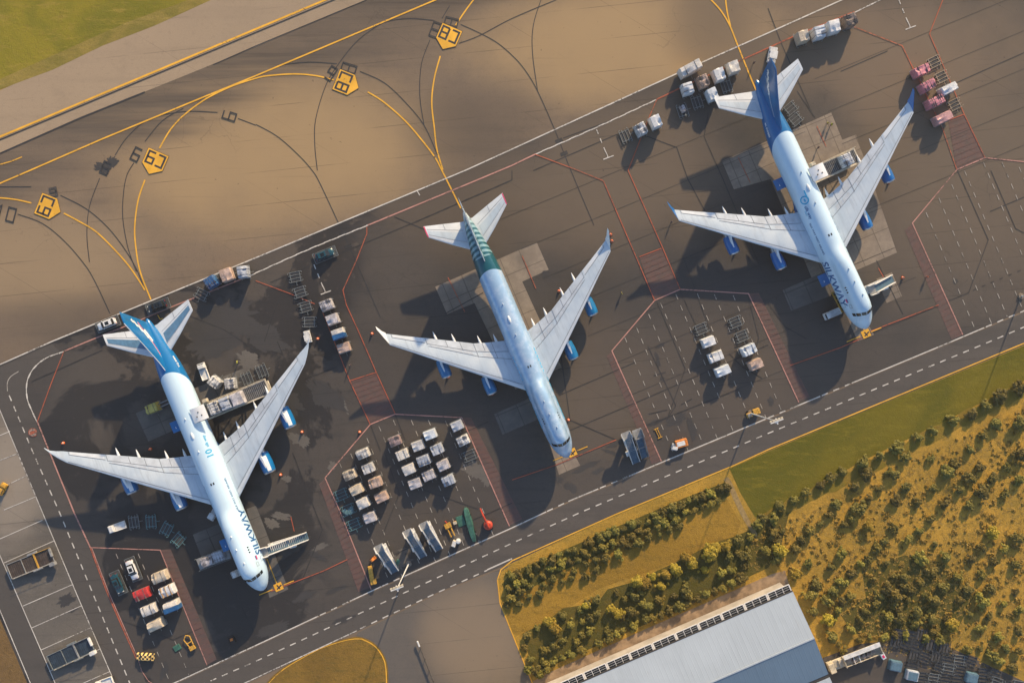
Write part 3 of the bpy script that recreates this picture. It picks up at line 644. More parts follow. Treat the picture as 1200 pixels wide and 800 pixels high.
def wing_patch(b, jet, secs, side, ya, yb, ca, cb, off=.02, n=4, ca2=None, cb2=None):
    """patch on the upper skin between spans ya..yb and chord fractions"""
    ca2 = ca if ca2 is None else ca2; cb2 = cb if cb2 is None else cb2
    bp = [ya]+[q[0] for q in secs if ya < q[0] < yb]+[yb]; ys = []
    for p, q in zip(bp, bp[1:]): ys += [p+(q-p)*i/n for i in range(n)]
    ys.append(yb)
    cfix = [0, .008, .03, .08, .2, .38, .6, .8, 1.0]; g = []
    for y in ys:
        t = (y-ya)/(yb-ya) if yb > ya else 0; c0 = ca+(ca2-ca)*t; c1 = cb+(cb2-cb)*t
        g.append([b.bm.verts.new(wing_top(jet, secs, side, y, c0+(c1-c0)*j/5, off)) for j in range(6)])
    for r0, r1 in zip(g, g[1:]):
        for j in range(5): b.face([r0[j], r0[j+1], r1[j+1], r1[j]])
def wing_line(b, jet, secs, side, y0, c0, y1, c1, w=.09, off=.045, n=8):
    pts = [wing_top(jet, secs, side, y0+(y1-y0)*i/n, c0+(c1-c0)*i/n, off) for i in range(n+1)]
    for p, q in zip(pts, pts[1:]):
        d = q-p; d.z = 0; k = Vector((-d.y, d.x, 0)).normalized()*w/2; b.poly([p-k, p+k, q+k, q-k])

def fuselage_mat(name, white, lower, jet, rear=True):
    n = NB(name); x = n.xyz(); s = n.math('DIVIDE', x[0], -jet.sl)
    s0, s1 = jet.st(45.5), jet.st(52)
    t = n.math('DIVIDE', n.math('SUBTRACT', s, s0), s1-s0, clamp=True)
    zl = n.math('ADD', n.math('MULTIPLY', n.math('POWER', t, 1.45), 4.95), 4.15)
    m = n.ramp(n.math('SUBTRACT', x[2], zl), -.03, .03)
    dirt = n.noise(.5, 6, .65, vec=n.mapping(scale=(.25, 1, 1)))
    wcol = n.mix(n.ramp(dirt, .45, .75, 0, .5), white, tuple(v*.86 for v in white))
    ring = n.ramp(n.math('ABSOLUTE', n.math('SUBTRACT', n.math('FRACT', n.math('DIVIDE', s, 2.9)), .5)), .491, .496)
    wcol = n.mix(n.math('MULTIPLY', ring, .22), wcol, (.35, .42, .5))
    seam = n.ramp(n.math('ABSOLUTE', n.math('SUBTRACT', n.math('FRACT', n.math('DIVIDE', x[1], 1.3)), .5)), .485, .495)
    wcol = n.mix(n.math('MULTIPLY', seam, .10), wcol, (.35, .42, .5))
    soot = n.noise(1.0, 5, .7, vec=n.mapping(scale=(.12, 1.8, 1.8)))
    wcol = n.mix(n.ramp(soot, .52, .75, 0, .28), wcol, (.38, .42, .45))
    c = n.mix(m, lower, wcol)
    return n.out(c, .28, spec=.5, coat=.4)
def teal_mat(jet):
    n = NB('teal_tail_paint'); x = n.xyz(); s = n.math('DIVIDE', x[0], -jet.sl)
    dirt = n.noise(.5, 6, .65); silver = n.mix(n.ramp(dirt, .4, .7), (.27, .43, .63), (.42, .55, .72))
    rnd = n.math('MULTIPLY', n.math('MULTIPLY', x[1], x[1]), .13)
    m = n.ramp(n.math('ADD', s, rnd), 49.9, 50.0)
    wave = n.math('FRACT', n.math('DIVIDE', n.math('SUBTRACT', s, n.math('MULTIPLY', n.math('ABSOLUTE', n.math('SUBTRACT', x[2], 5)), .45)), 1.35))
    stripe = n.math('MULTIPLY', n.ramp(n.math('ABSOLUTE', n.math('SUBTRACT', wave, .5)), .28, .22), n.ramp(s, 53.3, 53.5))
    fade = n.ramp(s, 61, 66)
    tc = n.mix(stripe, (.004, .085, .115), (.20, .35, .40)); tc = n.mix(fade, tc, (.42, .48, .52))
    low = n.ramp(x[2], 2.9, 2.8); silver2 = n.mix(low, silver, (.01, .16, .24))
    return n.out(n.mix(m, silver2, tc), .26, .15, spec=.6, coat=.5)

M['tire'] = mat('tyre_rubber', (.02, .02, .021), .8); M['steel'] = mat('bare_metal', (.45, .46, .48), .35, metal=.8)
M['glass'] = mat('dark_window_glass', (.012, .016, .02), .12, var=.1); M['black'] = mat('black_trim', (.02, .02, .022), .5)
def wing_mat():
    n = NB('wing_grey_paint'); st = n.noise(1.0, 6, .7, vec=n.mapping(scale=(.10, 1.1, 1)))
    c = n.mix(n.ramp(n.noise(.25, 5), .35, .65), (.46, .55, .64), (.54, .62, .69)); c = n.mix(n.ramp(st, .48, .72, 0, .45), c, (.30, .35, .40))
    sp = n.noise(2.2, 4, .7); c = n.mix(n.ramp(sp, .66, .74, 0, .3), c, (.22, .25, .28))
    x = n.xyz(); g = n.ramp(n.math('ABSOLUTE', n.math('SUBTRACT', n.math('FRACT', n.math('DIVIDE', x[1], 2.3)), .5)), .488, .494)
    return n.out(n.mix(n.math('MULTIPLY', g, .22), c, (.25, .3, .35)), .36, spec=.5, coat=.2)
M['wing'] = wing_mat(); M['wing_light'] = mat('leading_edge_paint', (.62, .67, .72), .32, var=.12, scale=.3)
M['wing_flap'] = mat('flap_panel_paint', (.50, .56, .63), .4, var=.16, scale=.5); M['panel_line'] = mat('panel_gap', (.16, .18, .21), .6)
M['tail_grey'] = mat('tailplane_panel_grey', (.10, .22, .36), .4); M['jet_white'] = mat('jet_white_paint', (.74, .77, .79), .3, var=.08, scale=.5, coat=.3)
M['azure'] = mat('azure_blue_paint', (.002, .150, .40), .32, var=.12, scale=.4, coat=.3); M['navy'] = mat('navy_blue_paint', (.002, .120, .33), .32, var=.12, scale=.4, coat=.3)
M['sky_blue'] = mat('sky_blue_paint', (.02, .35, .62), .35); M['text_blue'] = mat('dark_blue_letter_paint', (.012, .10, .29), .4); M['pink'] = mat('magenta_paint', (.70, .03, .14), .4); M['teal'] = mat('teal_nacelle_paint', (.004, .150, .36), .3, coat=.3)
M['mid_blue'] = mat('nacelle_blue_paint', (.003, .120, .38), .3, var=.12, scale=.6, coat=.3)

def make_jet(px, py, fwd, kind, sl, sw, livery, label):
    J = Jet(kind, sl, sw); st = J.st
    loc = W(px, py, 5.2); root = thing('cargo_jet', label, 'aircraft', loc, sd(*fwd), 'parked cargo jets')
    white = (.49, .66, .81)
    lower = {'azure': (.002, .145, .39), 'navy': (.002, .120, .33), 'teal': None}[livery]
    skin = teal_mat(J) if livery == 'teal' else fuselage_mat('fuselage_paint_'+livery, white, lower, J)
    tailm = {'azure': M['azure'], 'navy': M['navy'], 'teal': skin}[livery]; nac = {'azure': M['azure'], 'navy': M['mid_blue'], 'teal': M['teal']}[livery]
    # fuselage
    b = MB(); ss = [0, .06, .15, .3, .5, .8, 1.2, 1.7, 2.4, 3, 3.5, 4, 4.5, 5, 5.5, 6, 7, 8, 9, 10.5, 12, 14, 16, 17, 18, 19, 20, 21, 22, 23, 24, 26, 28.5]
    s_ = 30.0
    end = st(65.6)
    while s_ < end-1: ss.append(s_); s_ += 1.0
    ss += [end-.8, end-.4, end-.1, end]
    N = 64
    b.rings([[J.surf(a, 2*PI*j/N) for j in range(N)] for a in ss])
    b.build('fuselage', skin, root, smooth=True)
    # belly fairing
    b = MB(); rg = []
    for i in range(13):
        t = i/12; k = math.sin(PI*min(1, max(0, t)))**.45 if 0 < t < 1 else .05
        a = st(17.5)+(21.5)*t; rg.append([J.P(a, 3.75*k*math.cos(2*PI*j/28), 3.3+1.55*k*math.sin(2*PI*j/28)) for j in range(28)])
    b.rings(rg); b.build('wing_fairing', {'azure': M['azure'], 'navy': M['navy'], 'teal': M['wing_light']}[livery], root, smooth=True)
    # cockpit glass: a broken band round the front of the upper deck
    b = MB()
    for t0, t1 in ((-.98, -.70), (-.66, -.36), (-.32, -.02), (.02, .32), (.36, .66), (.70, .98)): surf_patch(b, J, 3.55, 4.35, t0, t1, .03, 3, 5, skew=.85)
    b.build('cockpit_windows', M['glass'], root)
    for sgn in (-1, 1):
        for k in range(3): b = MB(); surf_patch(b, J, 10.2+k*.62, 10.5+k*.62, sgn*.50, sgn*.60, .03, 1, 2); b.build('upper_deck_window', M['glass'], root)
    b = MB()
    for sgn in (-1, 1):
        surf_patch(b, J, st(24.3), st(24.3)+.55, sgn*.05, sgn*.15, .03, 1, 2)
    b.build('roof_vent', M['black'], root)
    for a, y in ((12.2, 0), (15.5, .0), (8.6, .1), (st(33), 0), (st(41), 0)):
        b = MB(); p = J.surf(a, y); b.box((p.x, p.y, p.z+.12), (.55, .10, .35), taper=.6); b.build('antenna', M['jet_white'], root)
    b = MB(); p = J.surf(st(37), 0); b.rings([[(p.x+.95*c*k, p.y+.33*q*k, p.z-.05+hh) for c, q in [(math.cos(i*PI/8), math.sin(i*PI/8)) for i in range(16)]] for k, hh in ((1, 0), (.85, .22), (.4, .32))])
    b.build('radome', M['jet_white'], root, smooth=True)
    # doors (outlines only) and the flag
    b = MB()
    for sgn in (-1, 1):
        for a in (7.0, ):
            for q in ((a, a+.05, 1.22, 1.60), (a+1.1, a+1.15, 1.22, 1.60), (a, a+1.15, 1.20, 1.22)): surf_patch(b, J, q[0], q[1], sgn*q[2], sgn*q[3], .025, 1, 4)
        for q in ((6.4, 6.46, .68, .9), (7.3, 7.36, .68, .9), (6.4, 7.36, .68, .70), (6.4, 7.36, .88, .9)): surf_patch(b, J, q[0], q[1], sgn*q[2], sgn*q[3], .028, 1, 2)
    b.build('door_outline', M['panel_line'], root)
    if livery != 'teal':
        b = MB()
        for sgn in (-1, 1): surf_patch(b, J, 7.9, 8.9, sgn*.80, sgn*.88, .03, 2, 2)
        b.build('flag', [M['text_blue']], root)
        b = MB()
        for sgn in (-1, 1): surf_patch(b, J, 7.9, 8.9, sgn*.88, sgn*.96, .03, 2, 2)
        b.build('flag_stripe', [M['pink']], root)
        skin_text(J, 'SILKW\u039bY', 8.6, 1.58, 2.8, 1, M['text_blue'], root, 1.0, 'lettering', .12)
        skin_text(J, 'SILKW\u039bY', 19.2, 1.58, 2.8, -1, M['text_blue'], root, 1.0, 'lettering', .12)
        skin_text(J, 'SILK WAY WEST AIRLINES', 20.6, 1.04, .62, 1, M['text_blue'], root, 1.15, 'small_lettering')
        skin_text(J, 'SILK WAY WEST AIRLINES', 29.0, 1.04, .62, -1, M['text_blue'], root, 1.15, 'small_lettering')
        if livery == 'azure':
            skin_text(J, '10', 34.6, .86, 2.2, 1, M['sky_blue'], root, 1.0, 'anniversary_numeral'); skin_text(J, 'silk way', 37.3, .80, .95, 1, M['sky_blue'], root, 1.0, 'small_lettering')
        else:
            b = MB()
            for k in range(26):
                a0, a1 = 2*PI*k/26, 2*PI*(k+1)/26
                for sgn in (-1, ):
                    q = []
                    for a, r in ((a0, .75), (a1, .75), (a1, 1.05), (a0, 1.05)): q.append(J.surf(34.6+r*math.cos(a), sgn*(.62+r*math.sin(a)/3.25), .03))
                    b.poly(q)
            for sgn in (-1, ): surf_patch(b, J, 34.2, 34.9, sgn*.55, sgn*.66, .03, 2, 2); surf_patch(b, J, 34.4, 36.6, sgn*.33, sgn*.42, .03, 2, 2, skew=.5)
            b.build('round_emblem', M['sky_blue'], root)
            skin_text(J, 'silk way', 33.2, .84, 1.05, -1, M['text_blue'], root, 1.0, 'small_lettering'); skin_text(J, 'WEST', 32.2, .98, .5, -1, M['sky_blue'], root, 1.0, 'small_lettering')
        skin_text(J, 'VQ-BBM' if livery == 'azure' else '4K-SW888', st(52.0), 1.25, .75, 1, M['jet_white'], root, 1.1, 'registration'); skin_text(J, 'VQ-BBM' if livery == 'azure' else '4K-SW888', st(55.5), 1.25, .75, -1, M['jet_white'], root, 1.1, 'registration')
    else:
        b = MB()
        for sgn in (-1, 1):       # the carrier's block letters read only as teal blocks from above
            for a0, a1, t0, t1 in ((9.2, 10.9, 1.25, 1.75), (11.1, 12.5, 1.25, 1.75), (12.7, 13.8, 1.25, 1.75), (14.0, 15.2, 1.3, 1.75), (16.4, 17.6, 1.32, 1.6), (17.9, 19.0, 1.3, 1.55), (19.3, 20.4, 1.28, 1.5)): surf_patch(b, J, a0, a1, sgn*t0, sgn*t1, .03, 2, 4)
            for k in range(7): surf_patch(b, J, 22+k*.95, 22.6+k*.95, sgn*1.06, sgn*1.20, .03, 1, 2)
        b.build('side_lettering', M['sky_blue'], root)
    # wings
    o = 4.1 if J.k8 else 0
    secs = [(1.6, 17.9+o, 32.4+o, 3.85, 1.7), (3.3, 19.3+o, 32.7+o, 4.05, 1.55), (7.2, 22.6+o, 33.8+o, 4.5, 1.2), (11.1, 25.9+o, 35.1+o, 4.95, .95), (16, 30.0+o, 37.75+o, 5.5, .75), (21, 34.25+o, 40.4+o, 6.05, .6), (26, 38.5+o, 43.0+o, 6.6, .45), (31, 42.7+o, 45.7+o, 7.2, .30)]
    if J.k8: secs += [(32.2, 48.3, 50.3, 7.4, .2), (33.4, 50.1, 51.0, 7.6, .12), (34.3, 51.9, 52.1, 7.75, .05)]
    for sgn in (1, -1):
        b = MB(); b.rings(foil(J, secs, sgn)); w = b.build('wing', M['wing'], root, smooth=True)
        b = MB(); wing_patch(b, J, secs, sgn, 3.4, 30.9, .008, .10, .02, 3); b.build('leading_edge', M['wing_light'], w, smooth=True)
        for ya, yb, ca, cb in ((3.5, 6.7, .80, .99), (6.8, 11.0, .78, .99), (11.3, 14.2, .76, .99), (14.3, 22.0, .74, .99)):
            b = MB(); wing_patch(b, J, secs, sgn, ya, yb, ca, cb, .02, 2); b.build('flap', M['wing_flap'], w, smooth=True)
        b = MB(); wing_patch(b, J, secs, sgn, 22.6, 29.5, .78, .99, .022, 2); b.build('aileron', M['wing_light'], w, smooth=True)
        for ya, yb in ((5.6, 7.6), (7.8, 9.9), (12.2, 14.2), (14.5, 16.6), (16.8, 19.0), (19.2, 21.4)):
            b = MB(); wing_patch(b, J, secs, sgn, ya, yb, .64, .735, .022, 2); b.build('spoiler', M['wing_flap'], w, smooth=True)
        b = MB()
        for q in ((3.6, .12, 30.5, .14), (3.5, .63, 11.1, .62), (11.1, .62, 22, .63), (3.5, .785, 11, .765), (11.2, .755, 22, .735), (6.7, .63, 6.7, 1), (11.15, .6, 11.15, 1), (14.25, .73, 14.25, 1), (22.1, .70, 22.1, 1), (22.5, .76, 29.7, .76), (29.7, .76, 29.7, 1), (9, .8, 9, .99), (17.5, .75, 17.5, .99)):
            wing_line(b, J, secs, sgn, *q)
        b.build('panel_seams', M['panel_line'], w)
        # flap track fairings poking out behind the trailing edge
        for y in (5.4, 9.4, 15.4, 19.6):
            b = MB(); p = wing_top(J, secs, sgn, y, 1.0, -.25); L = 2.0
            b.lathe([(-L, .03), (-L*.75, .14), (-L*.4, .26), (0, .34), (1.6, .36), (3.0, .18), (3.6, .02)], (p.x, p.y, p.z-.1), 'X', 10); b.build('flap_fairing', M['jet_white'], w, smooth=True)
        if not J.k8:
            b = MB(); b.rings([[J.P(43.0, sgn*31.0, 7.32), J.P(45.9, sgn*31.0, 7.3), J.P(45.9, sgn*30.85, 7.15), J.P(43.0, sgn*30.85, 7.12)],
                               [J.P(44.6, sgn*31.5, 8.0), J.P(46.5, sgn*31.5, 8.0), J.P(46.5, sgn*31.38, 7.95), J.P(44.6, sgn*31.38, 7.95)],
                               [J.P(47.2, sgn*32.2, 9.25), J.P(48.0, sgn*32.2, 9.25), J.P(48.0, sgn*32.14, 9.2), J.P(47.2, sgn*32.14, 9.2)]])
            b.build('winglet', M['mid_blue'] if livery == 'navy' else M['jet_white'], w)
        # engines
        for y, z, lead in ((11.7, 2.45, 4.6), (20.9, 3.35, 4.0)):
            yl = y*.985; le = 19.3+o+(yl-3.3)*.845; k = 1.14 if J.k8 else 1.0
            p = J.P(le-lead, sgn*y, z); x0 = p.x
            b = MB(); pr = [(0, 1.14), (-.05, 1.22), (-.3, 1.31), (-1.0, 1.40), (-2.4, 1.41), (-3.8, 1.28), (-4.6, 1.14), (-4.6, 1.02), (-3.5, 1.1), (-.8, 1.12), (-.1, 1.08), (0, 1.14)]
            b.lathe([(a*k, r*k) for a, r in pr], (x0, p.y, z), 'X', 32, caps=False); eng = b.build('engine', nac, root, smooth=True)
            b = MB(); b.lathe([(.0, 1.09*k), (.06, 1.15*k), (.0, 1.235*k), (-.28*k, 1.33*k)], (x0, p.y, z), 'X', 32, caps=False); b.build('intake_lip', M['steel'], eng, smooth=True)
            b = MB(); b.lathe([(-.9*k, 1.12*k), (-.95*k, 1.12*k)], (x0, p.y, z), 'X', 32); b.lathe([(-.9*k, .36*k), (-.4*k, .02)], (x0, p.y, z), 'X', 12); b.build('fan', M['black'], eng)
            b = MB(); b.lathe([(-4.3*k, .85*k), (-5.6*k, .62*k), (-5.65*k, .45*k), (-6.5*k, .05)], (x0, p.y, z), 'X', 20); b.build('exhaust_cone', M['steel'], eng, smooth=True)
            wt = wing_top(J, secs, sgn, yl, .02, 0); b = MB()
            b.rings([[(x0-1.3, p.y-.1, z+1.36*k), (x0-1.3, p.y+.1, z+1.36*k), (x0-1.3, p.y+.1, z+1.0), (x0-1.3, p.y-.1, z+1.0)],
                     [(x0-3.4, p.y-.26, z+1.75*k), (x0-3.4, p.y+.26, z+1.75*k), (x0-3.4, p.y+.26, z+.9), (x0-3.4, p.y-.26, z+.9)],
                     [(wt.x-1.2, wt.y-.26, wt.z+.12), (wt.x-1.2, wt.y+.26, wt.z+.12), (wt.x-1.2, wt.y+.26, z+.7), (wt.x-1.2, wt.y-.26, z+.7)],
                     [(wt.x-4.5, wt.y-.1, wt.z-.55), (wt.x-4.5, wt.y+.1, wt.z-.55), (wt.x-4.5, wt.y+.1, z+.9), (wt.x-4.5, wt.y-.1, z+.9)]])
            b.build('pylon', M['jet_white'] if livery != 'teal' else M['wing_light'], eng)
            if livery == 'azure':
                b = MB(); g = []
                for i in range(8):
                    a = -.45-3.4*i/7; 
                    rr = cr([(-4.6, 1.14), (-3.8, 1.28), (-2.4, 1.41), (-1.0, 1.40), (-.3, 1.31), (0, 1.22)], a)*k+.02
                    g.append([b.bm.verts.new((x0+a*k, p.y+rr*math.sin(t), z+rr*math.cos(t))) for t in (.10, .3, .5, .7)])
                for r0, r1 in zip(g, g[1:]):
                    for j in range(3): b.face([r0[j], r0[j+1], r1[j+1], r1[j]])
                b.build('nacelle_stripe', M['jet_white'], eng, smooth=True)
    # tailplane
    ts = [(.3, st(55.2), st(63.6), 6.3, 1.0), (1.5, st(56.0), st(63.6), 6.45, .85), (6, st(59.2), st(64.8), 6.95, .5), (11.1, st(63.2), st(66.1), 7.5, .25)]
    for sgn in (1, -1):
        b = MB(); b.rings(foil(J, ts, sgn)); tp = b.build('tailplane', M['wing_light'], root, smooth=True)
        b = MB(); wing_patch(b, J, ts, sgn, 2.2, 10.6, .28, .62, .02, 4); b.build('tailplane_panel', M['tail_grey'] if livery == 'azure' else M['wing'], tp, smooth=True)
        b = MB(); wing_line(b, J, ts, sgn, 2.0, .70, 10.6, .72, .07); wing_line(b, J, ts, sgn, 6.2, .72, 6.2, 1, .07); wing_line(b, J, ts, sgn, 2.0, .26, 10.6, .27, .06); b.build('elevator_seam', M['panel_line'], tp)
        if livery == 'teal':
            b = MB(); wing_patch(b, J, ts, sgn, 10.82, 11.08, 0.02, .98, .03, 2); b.build('tip_cap', M['pink'], tp)
    # fin
    fs = [(0, st(50.8), st(64.6), 7.6, 1.0), (0, st(52.3), st(64.9), 8.75, .95), (0, st(54.4), st(65.2), 10.2, .85), (0, st(59.4), st(66.1), 14.8, .6), (0, st(63.2), st(66.8), 18.6, .4), (0, st(64.1), st(67.0), 19.4, .25)]
    b = MB(); b.rings(foil(J, fs, 1, vertical=True)); fin = b.build('fin', tailm, root, smooth=True)
    def finp(s_, z, side, off=.03):
        for a, c in zip(fs, fs[1:]):
            if a[3] <= z <= c[3]:
                t = (z-a[3])/(c[3]-a[3]); le = a[1]+(c[1]-a[1])*t; te = a[2]+(c[2]-a[2])*t; th = a[4]+(c[4]-a[4])*t
        u = max(0, min(1, (s_-le)/(te-le)))
        k = cr([(0, 0), (.03, .5), (.08, .75), (.2, .98), (.38, 1), (.6, .8), (.8, .45), (1, .04)], u)
        return J.P(s_, side*(k*th*.5+off), z)
    def fin_stroke(b, pts, w, side):
        P = [finp(st(a), z, side) for a, z in pts]
        for (p, q) in zip(P, P[1:]):
            d = q-p; k = Vector((-d.z, 0, d.x)).normalized()*w/2; b.poly([p-k, p+k, q+k, q-k])
    if livery != 'teal':
        b = MB()
        for sd_ in (-1, 1):
            fin_stroke(b, smooth_pts([(65.3, 15.6), (64.6, 15.3), (64.6, 14.6), (63.6, 14.2), (63.6, 13.4), (62.4, 13.0), (62.3, 12.2), (61.0, 11.6), (60.6, 10.9)], 3), .62, sd_)
            if livery == 'azure': fin_stroke(b, [(62.6, 11.6), (59.6, 9.9)], 1.1, sd_)
            fin_stroke(b, smooth_pts([(64.6, 13.2), (62.0, 12.0), (59.0, 10.3), (55.6, 8.9)], 4), .16, sd_)
        b.build('fin_emblem', M['jet_white'], fin)
        if livery == 'azure':
            b = MB()
            for sd_ in (-1, 1): fin_stroke(b, smooth_pts([(64.6, 12.9), (62.0, 11.65), (59.0, 9.95), (56.2, 8.85)], 4), .22, sd_)
            b.build('fin_ribbon', M['pink'], fin)
        b = MB()
        for sd_ in (-1, 1): fin_stroke(b, [(62.1, 9.6), (64.0, 14), (65.2, 18.2)], .06, sd_)
        b.build('rudder_seam', M['panel_line'], fin)
    b = MB()
    pp = [finp(fs[i][1]+.0, fs[i][3], 1, 0) for i in range(1, 6)]
    b.tube([Vector((q.x, 0, q.z)) for q in pp], .10, 6); b.build('fin_leading_edge', M['navy'] if livery == 'navy' else M['jet_white'], fin)
    # landing gear
    def wheels(name, s_, y, rows, wy):
        b = MB(); b.tube([J.P(s_, y, .9), J.P(s_, y*.9, 3.6)], .2, 8); g = b.build(name, M['steel'], root)
        for r_ in rows:
            for q in (-1, 1):
                b = MB(); b.lathe([(-.22, .45), (-.18, .62), (.18, .62), (.22, .45)], J.P(s_+r_, y+q*wy, .62), 'Y', 16); b.build('wheel', M['tire'], g, smooth=True)
    wheels('nose_gear', 7.6, 0, (0,), .42)
    for y, s_ in ((1.9, 31.2), (-1.9, 31.2), (5.3, 28.2), (-5.3, 28.2)): wheels('main_gear', s_+o, y, (-.75, .75), .55)
    return J, root, loc, fwd

def jet_point(jr, s_, y, z=0):
    """world x, y of a point at station s_, span y of a jet"""
    J, root, loc, fwd = jr; a = sd(*fwd); p = J.P(s_, y, z)
    return (loc[0]+p.x*math.cos(a)-p.y*math.sin(a), loc[1]+p.x*math.sin(a)+p.y*math.cos(a), z)
J1 = make_jet(308, 692, (.382, .924), 8, 1, 1, 'azure', 'white four-engined jet with bright blue tail and open side door, leftmost of the three')
J2 = make_jet(665.5, 536, (.3907, .9206), 4, .982, .93, 'teal', 'silver four-engined jet with teal striped tail and pink tailplane tips, in the middle')
J3 = make_jet(1016, 385, (.4187, .908), 4, 1, 1, 'navy', 'white four-engined jet with navy tail and blue winglets, rightmost of the three')
def add_door_panels(jr, s0, s1):
    """main deck cargo door swung up over the loader; lower hold doors hanging open on the far side"""
    J, root, loc, fwd = jr
    b = MB(); n = 6; top = []; 
    for i in range(n+1):
        t = i/n; y = 1.7+3.7*t; z = 8.75+.35*math.sin(PI*t)*1.0+.2*t
        top.append((y, z))
    b.rings([[J.P(s0, y, z) for y, z in top]+[J.P(s0, y, z-.16) for y, z in reversed(top)], [J.P(s1, y, z) for y, z in top]+[J.P(s1, y, z-.16) for y, z in reversed(top)]])
    d = b.build('cargo_door', M['jet_white'], root, smooth=True)
    b = MB()
    for u, v in ((.35, 3.0), (.62, 3.6), (.35, 4.2)): b.lathe([(0, .17), (.03, .17)], J.P(s0+(s1-s0)*u, v, 9.24), 'Z', 8)
    b.build('latch', M['black'], d)
    b = MB(); surf_patch(b, J, s0, s1, .62, 1.42, .02, 2, 6); b.build('door_opening', M['black'], root)
add_door_panels(J1, 43.6, 47.1); add_door_panels(J3, 37.6, 41.0)
def hold_door(jr, s0, w, out, m):
    J, root, loc, fwd = jr
    b = MB(); b.rings([[J.P(s0, -2.95, 4.6), J.P(s0, -2.95-out, 4.9), J.P(s0, -2.95-out, 4.75), J.P(s0, -2.95, 4.4)], [J.P(s0+w, -2.95, 4.6), J.P(s0+w, -2.95-out, 4.9), J.P(s0+w, -2.95-out, 4.75), J.P(s0+w, -2.95, 4.4)]])
    d = b.build('hold_door', m, root)
    b = MB(); p = J.P(s0+w*.35, -2.95-out*.6, 4.85); b.lathe([(0, .12), (.05, .1)], p, 'Z', 8); b.box((p.x-.1, p.y, p.z+.03), (.5, .08, .06)); b.build('handle', M['jet_white'], d)
hold_door(J1, 12.3, 2.9, 2.4, M['azure']); hold_door(J1, 43.6, 2.7, 2.6, M['azure']); hold_door(J3, 13.6, 2.9, 2.6, M['navy']); hold_door(J3, 39.4, 2.7, 2.7, M['navy'])
# ------------------------------------------------------------------ dollies and cargo
M['dolly'] = mat('galvanised_dolly_steel', (.21, .235, .24), .5, metal=.3, var=.35, scale=2); M['dolly_teal'] = mat('painted_dolly_steel', (.10, .22, .25), .5, var=.35, scale=2)
M['dolly_brown'] = mat('rusty_dolly_steel', (.34, .29, .22), .6, var=.4, scale=2); M['deck'] = mat('dark_deck_plate', (.055, .056, .06), .7, var=.3)
def make_dolly(m, solid=False):
    def f():
        root = thing('cargo_dolly', 'dolly', 'dolly')
        b = MB()
        for x in (-1.2, 1.2): b.box((x, 0, .48), (.13, 2.55, .12))
        for y in (-1.22, -.42, .42, 1.22): b.box((0, y, .50), (3.35, .12, .12))
        for x in (-1.75, 1.75):
            for y in (-1.0, 1.0): b.box((x, y, .52), (.16, .24, .16))
        b.build('frame', m, root)
        b = MB()
        for y in (-.82, 0, .82): b.box((0, y, .38), (2.9, .5, .05))
        b.build('roller_tray', M['deck'], root)
        b = MB(); b.tube([(0, -1.25, .42), (0, -2.0, .36)], .05, 6); b.box((0, -2.05, .36), (.22, .12, .06)); b.build('drawbar', m, root)
        for x in (-1.2, 1.2):
            for y in (-.85, .85):
                b = MB(); b.lathe([(-.08, .2), (.08, .2)], (x, y, .2), 'X', 10); b.build('wheel', M['tire'], root)
        return root
    return f
CARGO_COL = {'white': (.72, .74, .76), 'offwhite': (.62, .60, .57), 'grey': (.56, .57, .59), 'lilac': (.52, .50, .53), 'beige': (.56, .48, .38), 'pink': (.55, .30, .30), 'rose': (.66, .24, .29),
             'red': (.50, .035, .035), 'blue': (.03, .12, .30), 'bluewhite': (.62, .69, .77), 'brown': (.28, .21, .17), 'mauve': (.36, .26, .26), 'peach': (.55, .40, .33), 'yellow': (.50, .42, .10), 'steelgrey': (.42, .46, .53)}
def wrap_mat(key, col, speck):
    n = NB('film_wrapped_cargo_'+key)
    v = n.voro(2.0); bx = n.voro(1.1, feature='F1')
    g = n.t.nodes.new('ShaderNodeSeparateColor'); n.link(bx, g.inputs[0])
    f = n.ramp(g.outputs[0], .35, .65, smooth=False)
    c = n.mix(n.math('MULTIPLY', f, speck), col, tuple(q*.52 for q in col))
    c = n.mix(n.ramp(n.noise(2.2, 6, .7, dist=1.5), .50, .64, 0, .55), c, tuple(min(.8, q*1.45+.05) for q in col))
    c = n.mix(n.ramp(n.noise(5, 3, .6), .60, .68, 0, .5), c, tuple(q*.45 for q in col))
    n.bump(n.noise(4.0, 5, .65, dist=1.2), .8, .12)
    return n.out(c, .38, spec=.5)
for k, c in CARGO_COL.items(): M['cg_'+k] = wrap_mat(k, c, .75 if k in ('mauve', 'grey', 'lilac', 'peach', 'brown') else .35)
M['net'] = mat('cargo_net_straps', (.12, .12, .13), .7); M['cg_cardboard'] = mat('cardboard', (.34, .23, .13), .8, var=.3)
M['tarp_blue'] = mat('blue_tarpaulin', (.02, .10, .26), .4, var=.3, bump=.5)
